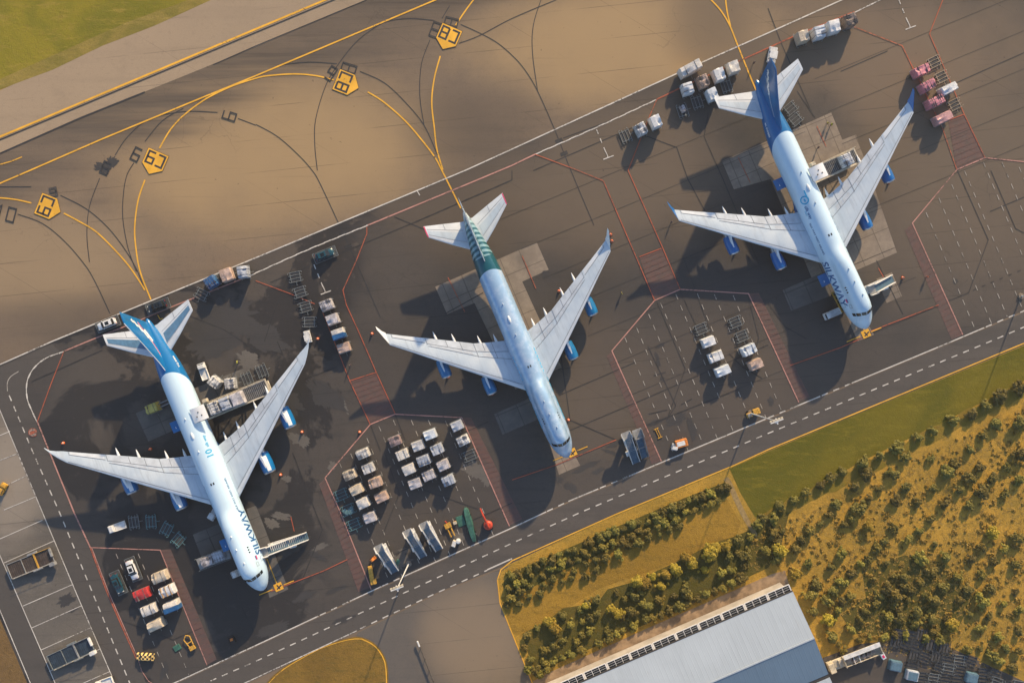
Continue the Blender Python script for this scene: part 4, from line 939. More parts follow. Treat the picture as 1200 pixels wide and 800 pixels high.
def make_cargo(mk, L, Wd, Hh, seed, band=None, slope=False):
    def f():
        rnd = random.Random(seed)
        root = thing('cargo_load', 'cargo', 'cargo')
        b = MB(); b.box((0, 0, .05), (L, Wd, .1)); b.build('aluminium_pallet', M['steel'], root)
        bm = bmesh.new(); bmesh.ops.create_cube(bm, size=1)
        bmesh.ops.subdivide_edges(bm, edges=bm.edges, cuts=5, use_grid_fill=True)
        ax, ay = rnd.uniform(-.1, .1), rnd.uniform(-.1, .1)
        cut = [(rnd.choice((-1, 1)), rnd.choice((-1, 1)), rnd.uniform(.05, .30)) for _ in range(2)]
        for v in bm.verts:
            x, y, z = v.co*2
            k = 1-(.05+.03*rnd.random())*(z > .9)
            top = 1 if z > .9 else 0
            zz = (z+1)/2*(Hh-.1)
            if z > .2:
                for cx, cy, dd in cut:
                    if x*cx > .25 and y*cy > .1: zz -= dd*(z+1)/2
                if slope: zz -= .35*max(0, abs(y)-.3)*(z+1)/2
            v.co = Vector((x*L/2*.97*k+rnd.uniform(-.035, .035), y*Wd/2*.97*k+rnd.uniform(-.035, .035), .10+zz+ax*x*.5*top+ay*y*.5*top+rnd.uniform(-.03, .03)*top))
        es = [e for e in bm.edges if len(e.link_faces) == 2 and e.calc_face_angle(0) > R(50)]
        bmesh.ops.bevel(bm, geom=es, offset=.07, segments=2, affect='EDGES')
        me = bpy.data.meshes.new('wrapped_load'); bm.to_mesh(me); bm.free(); me.materials.append(M['cg_'+mk])
        o = bpy.data.objects.new('wrapped_load', me); COL.objects.link(o); o.parent = root
        me.shade_smooth()
        try: me.set_sharp_from_angle(angle=R(40))
        except Exception: pass
        if seed % 2 == 0:
            b = MB()
            for x in (-L*.25, L*.22): b.box((x, 0, Hh/2+.06), (.07, Wd*1.0, Hh+.02)); 
            b.build('strap', M['net'], root)
        if seed % 3 == 1:
            b = MB()
            for x in (-L*.36, -L*.12, L*.12, L*.36): b.box((x, 0, Hh/2+.05), (.035, Wd*.99, Hh+.01))
            for y in (-Wd*.25, Wd*.25): b.box((0, y, Hh/2+.051), (L*.99, .035, Hh+.012))
            b.build('cargo_net', M['net'], root)
        if band:
            b = MB()
            if band == 'tarp': b.box((0, -Wd*.25, Hh*.55+.05), (L*1.005, Wd*.52, Hh*.99)); b.build('side_tarpaulin', M['tarp_blue'], root, bevel=.12, seg=2)
            else:
                for x in (-L*.3, 0, L*.3): b.box((x, 0, Hh/2+.04), (.22, Wd*1.0, Hh+.03))
                b.build('stripe', M['cg_cardboard'], root)
        return root
    return f
NC = [0]
def load(px, py, ang, look, label, where, mk, L=3.15, Wd=2.35, Hh=None, band=None, slope=False, dolly=True, dm='dolly', z=.56, group='wrapped cargo loads on dollies'):
    """a wrapped load whose TOP shows at photo pixel px, py; its dolly stands under it"""
    NC[0] += 1
    rnd = random.Random(NC[0]*7+3); Hh = Hh or rnd.uniform(1.7, 2.8)
    var = NC[0] % 4; key = (mk, L, Wd, band, slope, var)
    x, y = W(px, py, z+Hh); a = R(ang)+rnd.uniform(-.05, .05)
    o = inst(key, make_cargo(mk, L, Wd, 2.35, var*5+len(mk), band, slope), (x, y, z), a, f'{look} load {label}, {where}', group=group, scale=(1+rnd.uniform(-.08, .04), 1+rnd.uniform(-.06, .05), Hh/2.35))
    if dolly: inst(('d', dm), make_dolly(M[dm]), (x, y, 0), a, ' '.join(f'dolly under {look} load {label}, {where}'.split()[:16]), group='dollies under cargo')
def empty(px, py, ang, label, dm='dolly'):
    x, y = W(px, py, .5); inst(('d', dm), make_dolly(M[dm]), (x, y, 0), R(ang), label, group='empty dollies')
def c3(x, y): return (370+x/5.335, 480+y/5.335)
A = 22.9
for col, where, items in (('a', 'leftmost column, middle bay', [((208, 410), 'beige', 'beige'), ((250, 503), 'pale beige', 'beige'), ((292, 587), 'off-white', 'offwhite'), ((335, 677), 'pale lilac', 'lilac')]),
                          ('b', 'second column, middle bay', [((290, 278), 'off-white', 'offwhite'), ((325, 370), 'grey', 'grey'), ((367, 460), 'peach and white', 'peach'), ((407, 550), 'pinkish white', 'peach')]),
                          ('c', 'third column, middle bay', [((493, 197), 'speckled mauve', 'mauve'), ((540, 283), 'speckled grey', 'offwhite'), ((580, 375), 'speckled pale', 'offwhite'), ((618, 465), 'bluish white', 'lilac')]),
                          ('d', 'fourth column, middle bay', [((637, 228), 'plain grey', 'grey'), ((672, 320), 'bluish grey', 'steelgrey'), ((705, 413), 'slate grey', 'lilac')]),
                          ('e', 'fifth column, middle bay', [((712, 158), 'bright bluish white', 'bluewhite'), ((757, 250), 'grey and blue', 'steelgrey'), ((795, 350), 'pinkish grey', 'lilac'), ((827, 445), 'dark bluish grey', 'steelgrey')]),
                          ('f', 'right edge, middle bay', [((882, 103), 'grey blue', 'steelgrey'), ((920, 195), 'bright white', 'white')])):
    for k, (p, look, mk) in enumerate(items):
        p = c3(*p); load(p[0], p[1], A, look, f'{ORD[k]} from top', where, mk, L=3.3 if col in 'e' and k == 0 else 3.1)
for p, lab, m in (((160, 530), 'empty teal dolly left of beige loads, at middle bay\'s left edge', 'dolly_teal'), ((240, 715), 'empty dark dolly beside the lowest load, left column of middle bay', 'dolly_teal'),
                  ((963, 285), 'empty dark dolly below the bright white load, middle bay\'s right edge', 'dolly')):
    p = c3(*p); empty(p[0], p[1], A, lab, m)
p = c3(203, 625); empty(p[0], p[1], A, 'teal dolly under a tarpaulin bundle at the middle bay\'s left edge', 'dolly_teal')
b = MB(); rnd = random.Random(4)
for i in range(7): b.box((rnd.uniform(-.9, .9), rnd.uniform(-.6, .6), .62+rnd.uniform(0, .2)), (rnd.uniform(.8, 1.6), rnd.uniform(.5, 1.2), .25), rnd.uniform(0, 3))
o = b.build('tarpaulin_bundle', mat('teal_tarpaulin', (.10, .20, .23), .45, var=.5, scale=3, bump=.6), bevel=.06); o.location = (*W(p[0], p[1], .6), 0); tag(o, 'crumpled teal tarpaulin bundle on a dolly at the middle bay\'s left edge', 'bundle')
def c5(x, y): return (720+x/4.444, 360+y/4.444)
for p, look, lab, mk in (((495, 180), 'smooth white', 'top of left three', 'white'), ((532, 257), 'smooth white', 'middle of left three', 'white'), ((570, 331), 'white, lightly creased', 'lowest of left three', 'bluewhite'),
                         ((707, 222), 'plain white', 'above in right pair', 'bluewhite'), ((743, 298), 'brown speckled', 'below in right pair', 'peach')):
    p = c5(*p); load(p[0], p[1], A, look, lab, 'right holding bay', mk, L=3.5)
for p, lab in (((452, 112), 'empty dolly above the three smooth white loads in the right bay'), ((630, 77), 'upper of two empty dollies above right bay\'s right pair of loads'), ((665, 150), 'lower of two empty dollies above right bay\'s right pair of loads')):
    p = c5(*p); empty(p[0], p[1], A, lab)
def c2(x, y): return (100+x/4.706, 630+y/4.706)
for p, look, lab, mk, bd in (((402, 220), 'rounded beige', 'highest of the right column', 'beige', None), ((443, 297), 'white brown-striped', 'middle of the right column', 'white', 'stripe'), ((305, 315), 'bright red', 'top of the left column', 'red', None),
                         ((343, 402), 'off-white', 'middle of the left column', 'offwhite', None), ((467, 383), 'white and blue', 'bottom of the right column', 'offwhite', 'tarp'), ((378, 487), 'cream', 'bottom of the left column', 'beige', None)):
    p = c2(*p); load(p[0], p[1], A, look, lab, 'small lower left bay', mk, L=4.0, Wd=2.45, band=bd, slope=True)
def c7(x, y): return (320+x/6.15, 300+y/6.15)
for k, (p, look, mk, bd) in enumerate((((380, 352), 'white', 'lilac', None), ((422, 455), 'lilac white', 'lilac', None), ((465, 560), 'blue and white', 'offwhite', 'tarp'), ((505, 660), 'pinkish yellow-edged', 'peach', None))):
    p = c7(*p); load(p[0], p[1], 20-k, look, f'{ORD[k]} from top of four', 'train right of left jet\'s wing tip', mk, L=3.1, Wd=2.5, band=bd)
for k, p in enumerate(((160, 150), (195, 260), (235, 365), (262, 475))):
    p = c7(*p); empty(p[0], p[1], (12, 18, 16, 2)[k], f'empty dolly, {ORD[k]} from top in the train towards left jet\'s wing tip')
def t3(x, y): return (600+x/4, y/4)
def t4(x, y): return (900+x/4, y/4)
def t5(x, y): return (x/4, 200+y/4)
for p, look, lab, mk, an, L in (((608, 600), 'smooth white', 'left one of a pair', 'white', 118, 2.9), ((677, 565), 'smooth white', 'right one of a pair', 'white', 118, 2.9)):
    load(*t3(*p), an, look, lab, 'left of the right jet\'s tail', mk, L=L, Wd=2.5, Hh=2.9)
empty(*t3(532, 637), 112, 'empty dolly at the left end of the short row left of the right jet')
where = 'cluster at right jet\'s left tailplane'
for p, look, lab, mk, an, L, w_ in (((827, 410), 'crinkled white', 'lower left block', 'white', 108, 2.9, 2.6), ((840, 315), 'long grey-pink', 'long bale at the top', 'offwhite', 27, 6.2, 2.3), ((900, 375), 'pinkish beige', 'second in upper row', 'peach', 112, 3.0, 2.5),
                                    ((975, 345), 'white crumpled', 'third in upper row', 'white', 112, 3.0, 2.5), ((1043, 310), 'creamy white', 'rightmost in upper row', 'offwhite', 112, 3.0, 2.6), ((943, 437), 'smooth pale', 'in front of the upper row', 'bluewhite', 112, 3.1, 2.5)):
    load(*t3(*p), an, look, lab, where, mk, L=L, Wd=w_, Hh=2.8)
for p, lab in (((868, 480), 'empty dolly in the middle of the cluster at the right jet\'s tailplane'), ((1005, 405), 'empty dolly touching the right jet\'s left tailplane tip')): empty(*t3(*p), 108, lab)
empty(*t3(800, 520), 108, 'dark dolly with a small crate, lowest left of the tailplane cluster')
load(*t3(803, 508), 118, 'small pinkish', 'low crate', 'lower left of tailplane cluster', 'lilac', L=1.8, Wd=1.2, Hh=1.1, dolly=False)
where = 'row of four behind right jet\'s tail'
for k, (p, look, mk) in enumerate((((170, 165), 'beige grey', 'beige'), ((247, 145), 'bluish white', 'bluewhite'), ((315, 118), 'crinkled white', 'white'), ((392, 88), 'brownish grey', 'brown'))):
    load(*t4(*p), 108, look, f'{ORD[k]} from the left', where, mk, L=2.9, Wd=2.9, Hh=3.0)
where = 'right of right jet\'s wing tip'
for p, look, lab, mk, an, L in (((728, 325), 'pink and white', 'top of four pink ones', 'rose', 27, 4.0), ((757, 397), 'magenta streaked', 'second of four pink ones', 'rose', 27, 3.8), ((793, 472), 'pale pink', 'third of four pink ones', 'rose', 27, 4.2), ((830, 548), 'red and white', 'lowest of pink ones', 'pink', 27, 4.2),
                                 ((855, 412), 'plain white', 'standing apart', 'white', 27, 3.8)):
    load(*t4(*p), an, look, lab, where, mk, L=L, Wd=2.2, Hh=2.6)
for p, lab in (((780, 290), 'empty dolly beside the top pink load, right of the right jet'), ((815, 360), 'empty dolly between the second pink load and the plain white one'), ((875, 490), 'empty dolly below the plain white load, right of the pink loads')): empty(*t4(*p), 27, lab, 'dolly_brown')
empty(*t4(130, 560), 40, 'empty dolly under the right jet\'s tail, nearer the concrete slab', 'dolly'); empty(*t4(106, 508), 40, 'empty dolly under the right jet\'s right tailplane', 'dolly')
where = 'row above the left jet'
load(*t5(983, 520), 32, 'dark blue', 'left one of three', where, 'blue', L=3.0, Wd=2.6); load(*t5(1057, 487), 112, 'pink beige', 'middle one of three', where, 'peach', L=3.4, Wd=2.9); load(*t5(1133, 473), 100, 'grey quilted', 'right one of three', where, 'steelgrey', L=3.0, Wd=2.6)
empty(*t5(945, 580), -28, 'empty dolly below the dark blue load above the left jet')
def cc(x, y): return (160+x/6.667, 400+y/6.667)
load(*cc(598, 320), 140, 'plain light grey', 'askew beside white truck', 'behind the left jet\'s wing', 'grey', L=2.9, Wd=2.4, Hh=2.7); load(*cc(720, 330), 98, 'light grey', 'on the mat beside the loader', 'behind the left jet\'s wing', 'grey', L=3.0, Wd=2.4, Hh=2.7)
empty(*cc(865, 290), 112, 'empty dolly at the foot of the left jet\'s loader'); empty(*cc(980, 232), 112, 'empty dolly nearest the left jet\'s wing, right of the loader')
for k, (x, y, a) in enumerate(((157, 611.5, 99), (177, 611, 94), (195.2, 619.5, 62), (209, 632, 50))): empty(x, y, a, f'empty dolly, {ORD[k]} from the left in the arc below the left jet\'s wing', 'dolly_teal' if k else 'dolly')
yellow = load(*cc(112, 523), 23, 'yellow-green', 'single crate', 'at the left jet\'s belt loader', 'yellow', L=3.2, Wd=2.2, Hh=2.3)

# ------------------------------------------------------------------ vehicles
M['car_white'] = mat('white_car_paint', (.70, .72, .74), .25, var=.05, coat=.5); M['car_black'] = mat('dark_car_paint', (.012, .02, .03), .25, var=.1, coat=.5); M['car_blue'] = mat('dark_teal_car_paint', (.01, .06, .085), .25, var=.1, coat=.5)
M['lamp'] = mat('clear_lamp_glass', (.7, .7, .65), .15); M['tail'] = mat('red_lamp_glass', (.4, .01, .01), .2); M['orange'] = mat('orange_equipment_paint', (.60, .20, .035), .5, var=.35, scale=3); M['yel'] = mat('yellow_equipment_paint', (.55, .31, .045), .5, var=.45, scale=3)
M['redp'] = mat('red_equipment_paint', (.50, .05, .02), .5, var=.35); M['green'] = mat('green_tarpaulin', (.035, .13, .10), .65, var=.35, scale=1.2); M['wht'] = mat('white_equipment_paint', (.66, .67, .67), .4, var=.2, scale=1.2); M['cream'] = mat('cream_equipment_paint', (.55, .49, .38), .5, var=.35, scale=1.0)
M['greym'] = mat('grey_equipment_metal', (.26, .27, .28), .5, var=.3, scale=1); M['step'] = mat('blue_grey_steps', (.09, .17, .24), .5, var=.25); M['skinc'] = mat('skin', (.38, .22, .15), .6); M['hivis'] = mat('high_visibility_yellow', (.62, .66, .03), .6); M['cloth'] = mat('navy_workwear', (.02, .03, .06), .8); M['hivis_o'] = mat('high_visibility_orange', (.75, .13, .015), .6)
def loft_car(b, prof, wid):
    """prof: (x, z) outline; wid(x, z) half width"""
    n = len(prof)
    L = [b.bm.verts.new((x, wid(x, z), z)) for x, z in prof]; Rr = [b.bm.verts.new((x, -wid(x, z), z)) for x, z in prof]
    for i in range(n): j = (i+1) % n; b.face([L[i], L[j], Rr[j], Rr[i]])
    b.face(L); b.face(list(reversed(Rr)))
def make_car(paint, Lc=4.7, Wc=1.85, Hc=1.55, kind='suv', roof='glass'):
    def f():
        root = thing('parked_car', 'car', 'car'); h = Lc/2; w = Wc/2
        rings = []
        for x, k, zt in ((-h, .78, .72), (-h+.12, .93, .92), (-h+.6, 1, .98), (-.6, 1, .98), (h-1.4, 1, .96), (h-.5, .96, .86), (h-.1, .82, .72), (h, .62, .62)):
            y = w*k; rings.append([(x, -y*.96, .28), (x, -y, .55), (x, -y*.97, zt-.10), (x, -y*.80, zt), (x, y*.80, zt), (x, y*.97, zt-.10), (x, y, .55), (x, y*.96, .28)])
        b = MB(); b.rings(rings); b.build('body', M[paint], root, smooth=True)
        r0, r1 = (-h+.35, h-1.75) if kind == 'suv' else (-h+.9, h-1.8)
        b = MB(); b.rings([[(r0, -w*.86, .92), (r1+.65, -w*.84, .92), (r1+.65, w*.84, .92), (r0, w*.86, .92)], [(r0+.35, -w*.70, Hc-.03), (r1-.15, -w*.68, Hc-.03), (r1-.15, w*.68, Hc-.03), (r0+.35, w*.70, Hc-.03)]]); b.build('windows', M['glass'], root)
        b = MB(); b.box(((r0+r1)/2+.10, 0, Hc), (r1-r0-.55, w*1.38, .07)); rf = b.build('roof', M[paint], root, bevel=.03)
        if roof == 'glass':
            b = MB(); b.box(((r0+r1)/2+.25, 0, Hc+.035), (.95, w*.95, .03)); b.build('sunroof', M['glass'], rf)
        for sgn in (-1, 1):
            b = MB(); b.box((h-.17, sgn*w*.66, .68), (.22, .32, .14)); b.build('headlight', M['lamp'], root)
            b = MB(); b.box((-h+.03, sgn*w*.70, .78), (.1, .3, .16)); b.build('tail_light', M['tail'], root)
            b = MB(); b.box((r1+.2, sgn*(w+.09), .98), (.2, .2, .14)); b.build('mirror', M[paint], root)
            for x in (-h+.85, h-.9):
                b = MB(); b.lathe([(-.11, .34), (.11, .34)], (x, sgn*(w-.11), .34), 'Y', 16); wh = b.build('wheel', M['tire'], root)
        return root
    return f
def make_flat(Lf=6.0, Wf=2.6):
    def f():
        root = thing('flat_pallet', 'x', 'pallet'); b = MB(); b.box((0, 0, .48), (Lf, Wf, .10)); b.build('deck', M['deck'], root)
        b = MB()
        for y in (-Wf/2, Wf/2): b.box((0, y, .52), (Lf, .1, .1))
        for x in (-Lf/2, Lf/2): b.box((x, 0, .521), (.1, Wf, .1))
        for i in range(6): b.box((Lf/2-.2-i*.22, 0, .56), (.06, Wf*.9, .04))
        b.build('rim', M['dolly'], root)
        for x in (-Lf*.33, Lf*.33):
            for y in (-Wf*.36, Wf*.36):
                b = MB(); b.lathe([(-.1, .21), (.1, .21)], (x, y, .21), 'Y', 10); b.build('wheel', M['tire'], root)
        return root
    return f
def car(px, py, ang, paint, label, flat=None, key=None, **kw):
    x, y = W(px, py, 1.6); z = 0
    if flat: inst('flat', make_flat(), (x, y, 0), R(ang), flat); z = .53
    return inst(('car', paint, key), make_car(paint, **kw), (x, y, z), R(ang), label)
car(124, 379.5, 22+180, 'car_white', 'white car with a dark sunroof on a flat pallet behind the left jet\'s tail', 'flat pallet under the white car behind the left jet\'s tail')
car(183, 358.5, 200, 'car_black', 'black car on a flat pallet above the left jet', 'flat pallet under the black car above the left jet')
car(380, 298, 22, 'car_blue', 'dark teal car on a flat pallet beside the white zipper line', 'flat pallet under the dark teal car beside the zipper line')
car(154, 668, -68, 'car_white', 'white saloon on a flat pallet in the small lower left bay', 'flat pallet under the white saloon in the lower left bay', key=2, kind='saloon', Hc=1.42, Lc=4.9)
car(136.5, 684, -66, 'car_blue', 'dark teal car on a flat pallet in the small lower left bay', 'flat pallet under the dark teal car in the lower left bay', key=2, kind='saloon', Hc=1.45, Lc=4.9)
def make_utility(cabm='wht', Lu=4.6, Wu=1.9, bed='wht'):
    def f():
        root = thing('utility_truck', 'x', 'truck'); h = Lu/2
        b = MB(); b.box((0, 0, .5), (Lu, Wu*.8, .2)); b.build('chassis', M['black'], root)
        b = MB(); b.box((h-.85, 0, .95), (1.6, Wu, .9), taper=.94); b.box((h-1.0, 0, 1.65), (1.1, Wu*.88, .5), taper=.9); cab = b.build('cab', M[cabm], root, bevel=.08, seg=2)
        b = MB(); b.box((h-.42, 0, 1.62), (.12, Wu*.78, .42), ry=-.35); b.build('windscreen', M['glass'], cab)
        b = MB(); b.box((-.75, 0, .8), (Lu-1.9, Wu, .35)); 
        for sgn in (-1, 1): b.box((-.75, sgn*Wu*.47, 1.1), (Lu-1.9, .08, .3))
        b.box((-h+.25, 0, 1.1), (.08, Wu*.9, .3)); b.build('cargo_bed', M[bed], root, bevel=.02)
        for x in (-h+.9, h-.9):
            for sgn in (-1, 1): b = MB(); b.lathe([(-.12, .36), (.12, .36)], (x, sgn*(Wu/2-.1), .36), 'Y', 14); b.build('wheel', M['tire'], root)
        return root
    return f
def put(key, mk, px, py, ang, label, z=1.2, scale=None, zb=0):
    x, y = W(px, py, z); return inst(key, mk, (x, y, zb), R(ang), label, scale=scale)
put('util', make_utility(), 238, 435.5, 110, 'white utility truck with open bed beside the left jet\'s tail')
put('util', None, 137, 617.5, 200, 'small white utility truck by the arc of empty dollies')
put('util', None, 976, 367.5, 203, 'white service van below the right jet\'s nose', scale=(1.0, .9, 1))
put('util', None, 281, 670, 203, 'white service van beside the left jet\'s nose', scale=(1.0, .9, 1))
def make_tug(m='wht'):
    def f():
        root = thing('baggage_tug', 'x', 'tug'); b = MB(); b.box((0, 0, .62), (3.0, 1.6, .6)); b.box((.95, 0, 1.0), (.9, 1.4, .25)); b.build('body', M[m], root, bevel=.08, seg=2)
        b = MB(); b.box((-.3, 0, 1.85), (1.5, 1.45, .08)); b.build('canopy', M[m], root, bevel=.03)
        b = MB()
        for x in (-.95, .35):
            for y in (-.65, .65): b.box((x, y, 1.4), (.08, .08, .9))
        b.build('post', M['black'], root)
        b = MB(); b.box((-.35, 0, 1.0), (.5, 1.1, .2)); b.build('seat', M['black'], root, bevel=.04)
        for x in (-.95, .95):
            for y in (-.7, .7): b = MB(); b.lathe([(-.12, .32), (.12, .32)], (x, y, .32), 'Y', 12); b.build('wheel', M['tire'], root)
        return root
    return f
put('tug', make_tug(), 360, 394.5, 105, 'white tug below the train of empty dollies by the left wing tip')
put('tug', None, 905.5, 64, 80, 'white tug directly behind the right jet\'s fin', scale=(1.3, 1.3, 1.2))
put('tug', None, 249, 603, 60, 'small white tug tucked under the left jet\'s wing root')
# main deck loaders: bridge, platform, scissors, chassis
def loader(jr, s_, y0, Lp, label, width=4.0, two=False):
    J, root_, loc, fwd = jr; a = sd(*fwd)+PI/2; x, y, _ = jet_point(jr, s_, y0+Lp/2); root = thing('cargo_loader', label, 'cargo loader', (x, y), a, 'main deck cargo loaders')
    h = Lp/2; w = width/2
    b = MB(); b.box((0, 0, 4.75), (Lp, width-.5, .25)); b.build('platform', M['cream'] if two else M['greym'], root)
    b = MB(); b.box((0, 0, 4.90), (Lp-.6, width-1.0, .05)); n = int(Lp/.45)
    b.build('roller_deck', M['deck'], root)
    b = MB()
    for i in range(n): b.box((-h+.4+i*.45, 0, 4.95), (.09, width-1.1, .05))
    b.build('roller', M['greym'], root)
    b = MB()
    for s in (-1, 1):
        b.box((0, s*(w-.2), 4.85), (Lp, .22, .3)); b.tube([(-h, s*w, 5.85), (h, s*w, 5.85)], .045, 6); b.tube([(-h, s*w, 5.4), (h, s*w, 5.4)], .035, 6)
        for i in range(9): b.tube([(-h+Lp*i/8, s*w, 4.8), (-h+Lp*i/8, s*w, 5.85)], .04, 6)
    b.box((h-.1, 0, 4.86), (.3, width, .25)); b.build('guard_rail', M['cream'], root)
    b = MB()
    for s in (-1, 1):
        for x0 in (-h*.55, h*.35): b.box((x0, s*(w-.6), 2.8), (4.6, .2, .26), ry=.75); b.box((x0, s*(w-.85), 2.8), (4.6, .2, .26), ry=-.75)
    b.build('scissor_lift', M['greym'], root)
    b = MB(); b.box((0, 0, .8), (Lp*.92, width*.8, .5)); b.build('chassis', M['cream'], root, bevel=.05)
    b = MB(); b.box((-h+1.2, w+.55, 5.1), (1.3, 1.0, .1)); b.box((-h+1.2, w+.55, 5.6), (1.1, .8, .9)); c = b.build('operator_cabin', M['cream'], root, bevel=.04)
    for x0 in (-h*.7, h*.7):
        for s in (-1, 1): b = MB(); b.lathe([(-.2, .5), (.2, .5)], (x0, s*(w-.5), .5), 'Y', 14); b.build('wheel', M['tire'], root)
    return root
loader(J1, 45.4, 3.6, 16.4, 'long cargo loader with three grey containers at the left jet\'s open door')
loader(J3, 39.2, 3.4, 12.2, 'cargo loader with one white load at the right jet\'s open door', two=True)
def on_loader(jr, s_, y, look, label, where, mk, L=3.1, Wd=2.5, Hh=2.4):
    NC[0] += 1; x, y_, _ = jet_point(jr, s_, y); a = sd(*jr[3])
    inst((mk, L, Wd, 'L'), make_cargo(mk, L, Wd, 2.35, NC[0]), (x, y_, 4.98), a, f'{look} load {label}, {where}', group='cargo loads on loaders', scale=(1, 1, Hh/2.35))
on_loader(J1, 45.4, 6.6, 'brownish grey', 'nearest the fuselage', 'on the left jet\'s loader', 'grey'); on_loader(J1, 45.4, 9.5, 'light bluish grey', 'middle of three', 'on the left jet\'s loader', 'steelgrey'); on_loader(J1, 45.3, 12.6, 'pale grey', 'outermost of three', 'on the left jet\'s loader', 'lilac', 3.2, 3.0)
on_loader(J3, 39.2, 12.0, 'crumpled white', 'single one', 'on the right jet\'s loader', 'white', 3.0, 2.6)
# lower hold loaders
def make_hold_loader(full):
    def f():
        root = thing('hold_loader', 'x', 'cargo loader'); b = MB(); b.box((0, 0, 1.9), (8.2, 2.8, .25)); b.build('platform', M['greym'], root)
        b = MB()
        for s in (-1, 1): b.tube([(-4.1, s*1.5, 2.9), (4.1, s*1.5, 2.9)], .05, 6); [b.tube([(-4.1+i*1.64, s*1.5, 2.0), (-4.1+i*1.64, s*1.5, 2.9)], .04, 6) for i in range(6)]
        b.build('guard_rail', M['dolly'], root)
        b = MB(); b.box((0, 0, .8), (7.4, 2.4, .5)); b.build('chassis', M['greym'], root)
        b = MB()
        for s in (-1, 1): b.box((0, s*1.0, 1.35), (3.8, .15, .2), ry=.3)
        b.build('scissor_lift', M['black'], root)
        for x in (-2.8, 2.8):
            for s in (-1, 1): b = MB(); b.lathe([(-.15, .42), (.15, .42)], (x, s*1.1, .42), 'Y', 14); b.build('wheel', M['tire'], root)
        return root
    return f
put('hold', make_hold_loader(1), 250, 654.5, 21, 'grey hold loader with two wrapped pallets below the left jet\'s blue hold door', z=2.2)
for k, (x, y, look, mk) in enumerate(((241.5, 658, 'speckled mauve', 'lilac'), (255, 652, 'blue grey', 'steelgrey'))):
    load(x, y, 21, look, ('outer one', 'inner one')[k], 'hold loader by left jet\'s nose', mk, L=3.0, Wd=2.4, Hh=1.5, z=2.04, dolly=False)
# belt loader
root = thing('belt_loader', 'two-beamed belt conveyor reaching under the left jet\'s rear fuselage', 'conveyor', W(194, 472, 1.5), R(23)); b = MB()
for s in (-1, 1): b.box((0, s*.45, 1.9), (6.4, .22, .25), ry=-.18)
b.build('belt_beam', M['greym'], root); b = MB(); b.box((0, 0, .6), (4, 1.6, .5)); b.build('chassis', M['deck'], root, bevel=.05)
for x in (-1.4, 1.4):
    for s in (-1, 1): b = MB(); b.lathe([(-.12, .35), (.12, .35)], (x, s*.75, .35), 'Y', 12); b.build('wheel', M['tire'], root)
# passenger stairs: boarding platform, flight of steps, side rails, wheels
def make_stairs(rail='wht', high=4.9, run=7.2):
    def f():
        root = thing('boarding_stairs', 'x', 'stairs'); w = .95
        b = MB(); b.box((-run/2+.2, 0, high), (2.2, 2.3, .15)); b.build('platform', M['greym'], root)
        b = MB(); n = 22
        for i in range(n): t = i/(n-1); b.box((-run/2+1.4+(run-1.5)*t, 0, high-.1-(high-.6)*t), (.34, 1.6, .07))
        b.build('steps', M['step'], root)
        b = MB(); x0, x1 = -run/2+1.3, run/2
        for s in (-1, 1):
            b.rings([[(x0, s*w-.06, high+1.0), (x0, s*w+.06, high+1.0), (x0, s*w+.06, high-.5), (x0, s*w-.06, high-.5)], [(x1, s*w-.06, 1.4), (x1, s*w+.06, 1.4), (x1, s*w+.06, .3), (x1, s*w-.06, .3)]])
            b.box((x0-1.0, s*(w+.18), high+.55), (2.1, .1, 1.1))
        b.build('side_panel', M[rail], root)
        b = MB(); b.box((-.5, 0, .75), (run*.85, 2.0, .4)); b.box((-run/2+1.4, 0, 2.5), (.3, 1.8, 3.8)); b.box((.6, 0, 1.5), (.25, 1.6, 2.2)); b.build('chassis', M[rail], root)
        b = MB(); b.box((run*.12, -1.25, 1.35), (1.6, .7, .9)); b.build('drive_cab', M[rail], root, bevel=.05)
        for x in (-run*.32, run*.3):
            for s in (-1, 1): b = MB(); b.lathe([(-.13, .38), (.13, .38)], (x, s*.95, .38), 'Y', 14); b.build('wheel', M['tire'], root)
        return root
    return f
put('stairs', make_stairs(run=10.2), 334, 637.5, 17, 'white boarding stairs reaching out from the left jet\'s front door', z=3)
put('stairs', None, 1034.5, 333, 23, 'white boarding stairs at the right jet\'s front door', z=3, scale=(.78, 1.05, 1))
put('stairs', None, 740, 526, -68, 'white blue-stepped stairs, left of the pair by the middle jet\'s nose', z=2.5, scale=(.78, 1.0, .8))
def make_grey_stairs(): return make_stairs('greym', 4.0, 7.0)()
put('gstairs', make_grey_stairs, 751.5, 521.5, -70, 'grey stairs, right of the pair by the middle jet\'s nose', z=2.3)
def e4(x, y): return (420+x/6.667, 590+y/6.667)
for k, p in enumerate(((225, 440), (447, 322), (573, 265))):
    p = e4(*p); put('stairs', None, p[0], p[1], -64, f'white blue-stepped stairs, {ORD[k]} from left of three below the middle bay', z=2.5, scale=(.76, 1.0, .8))
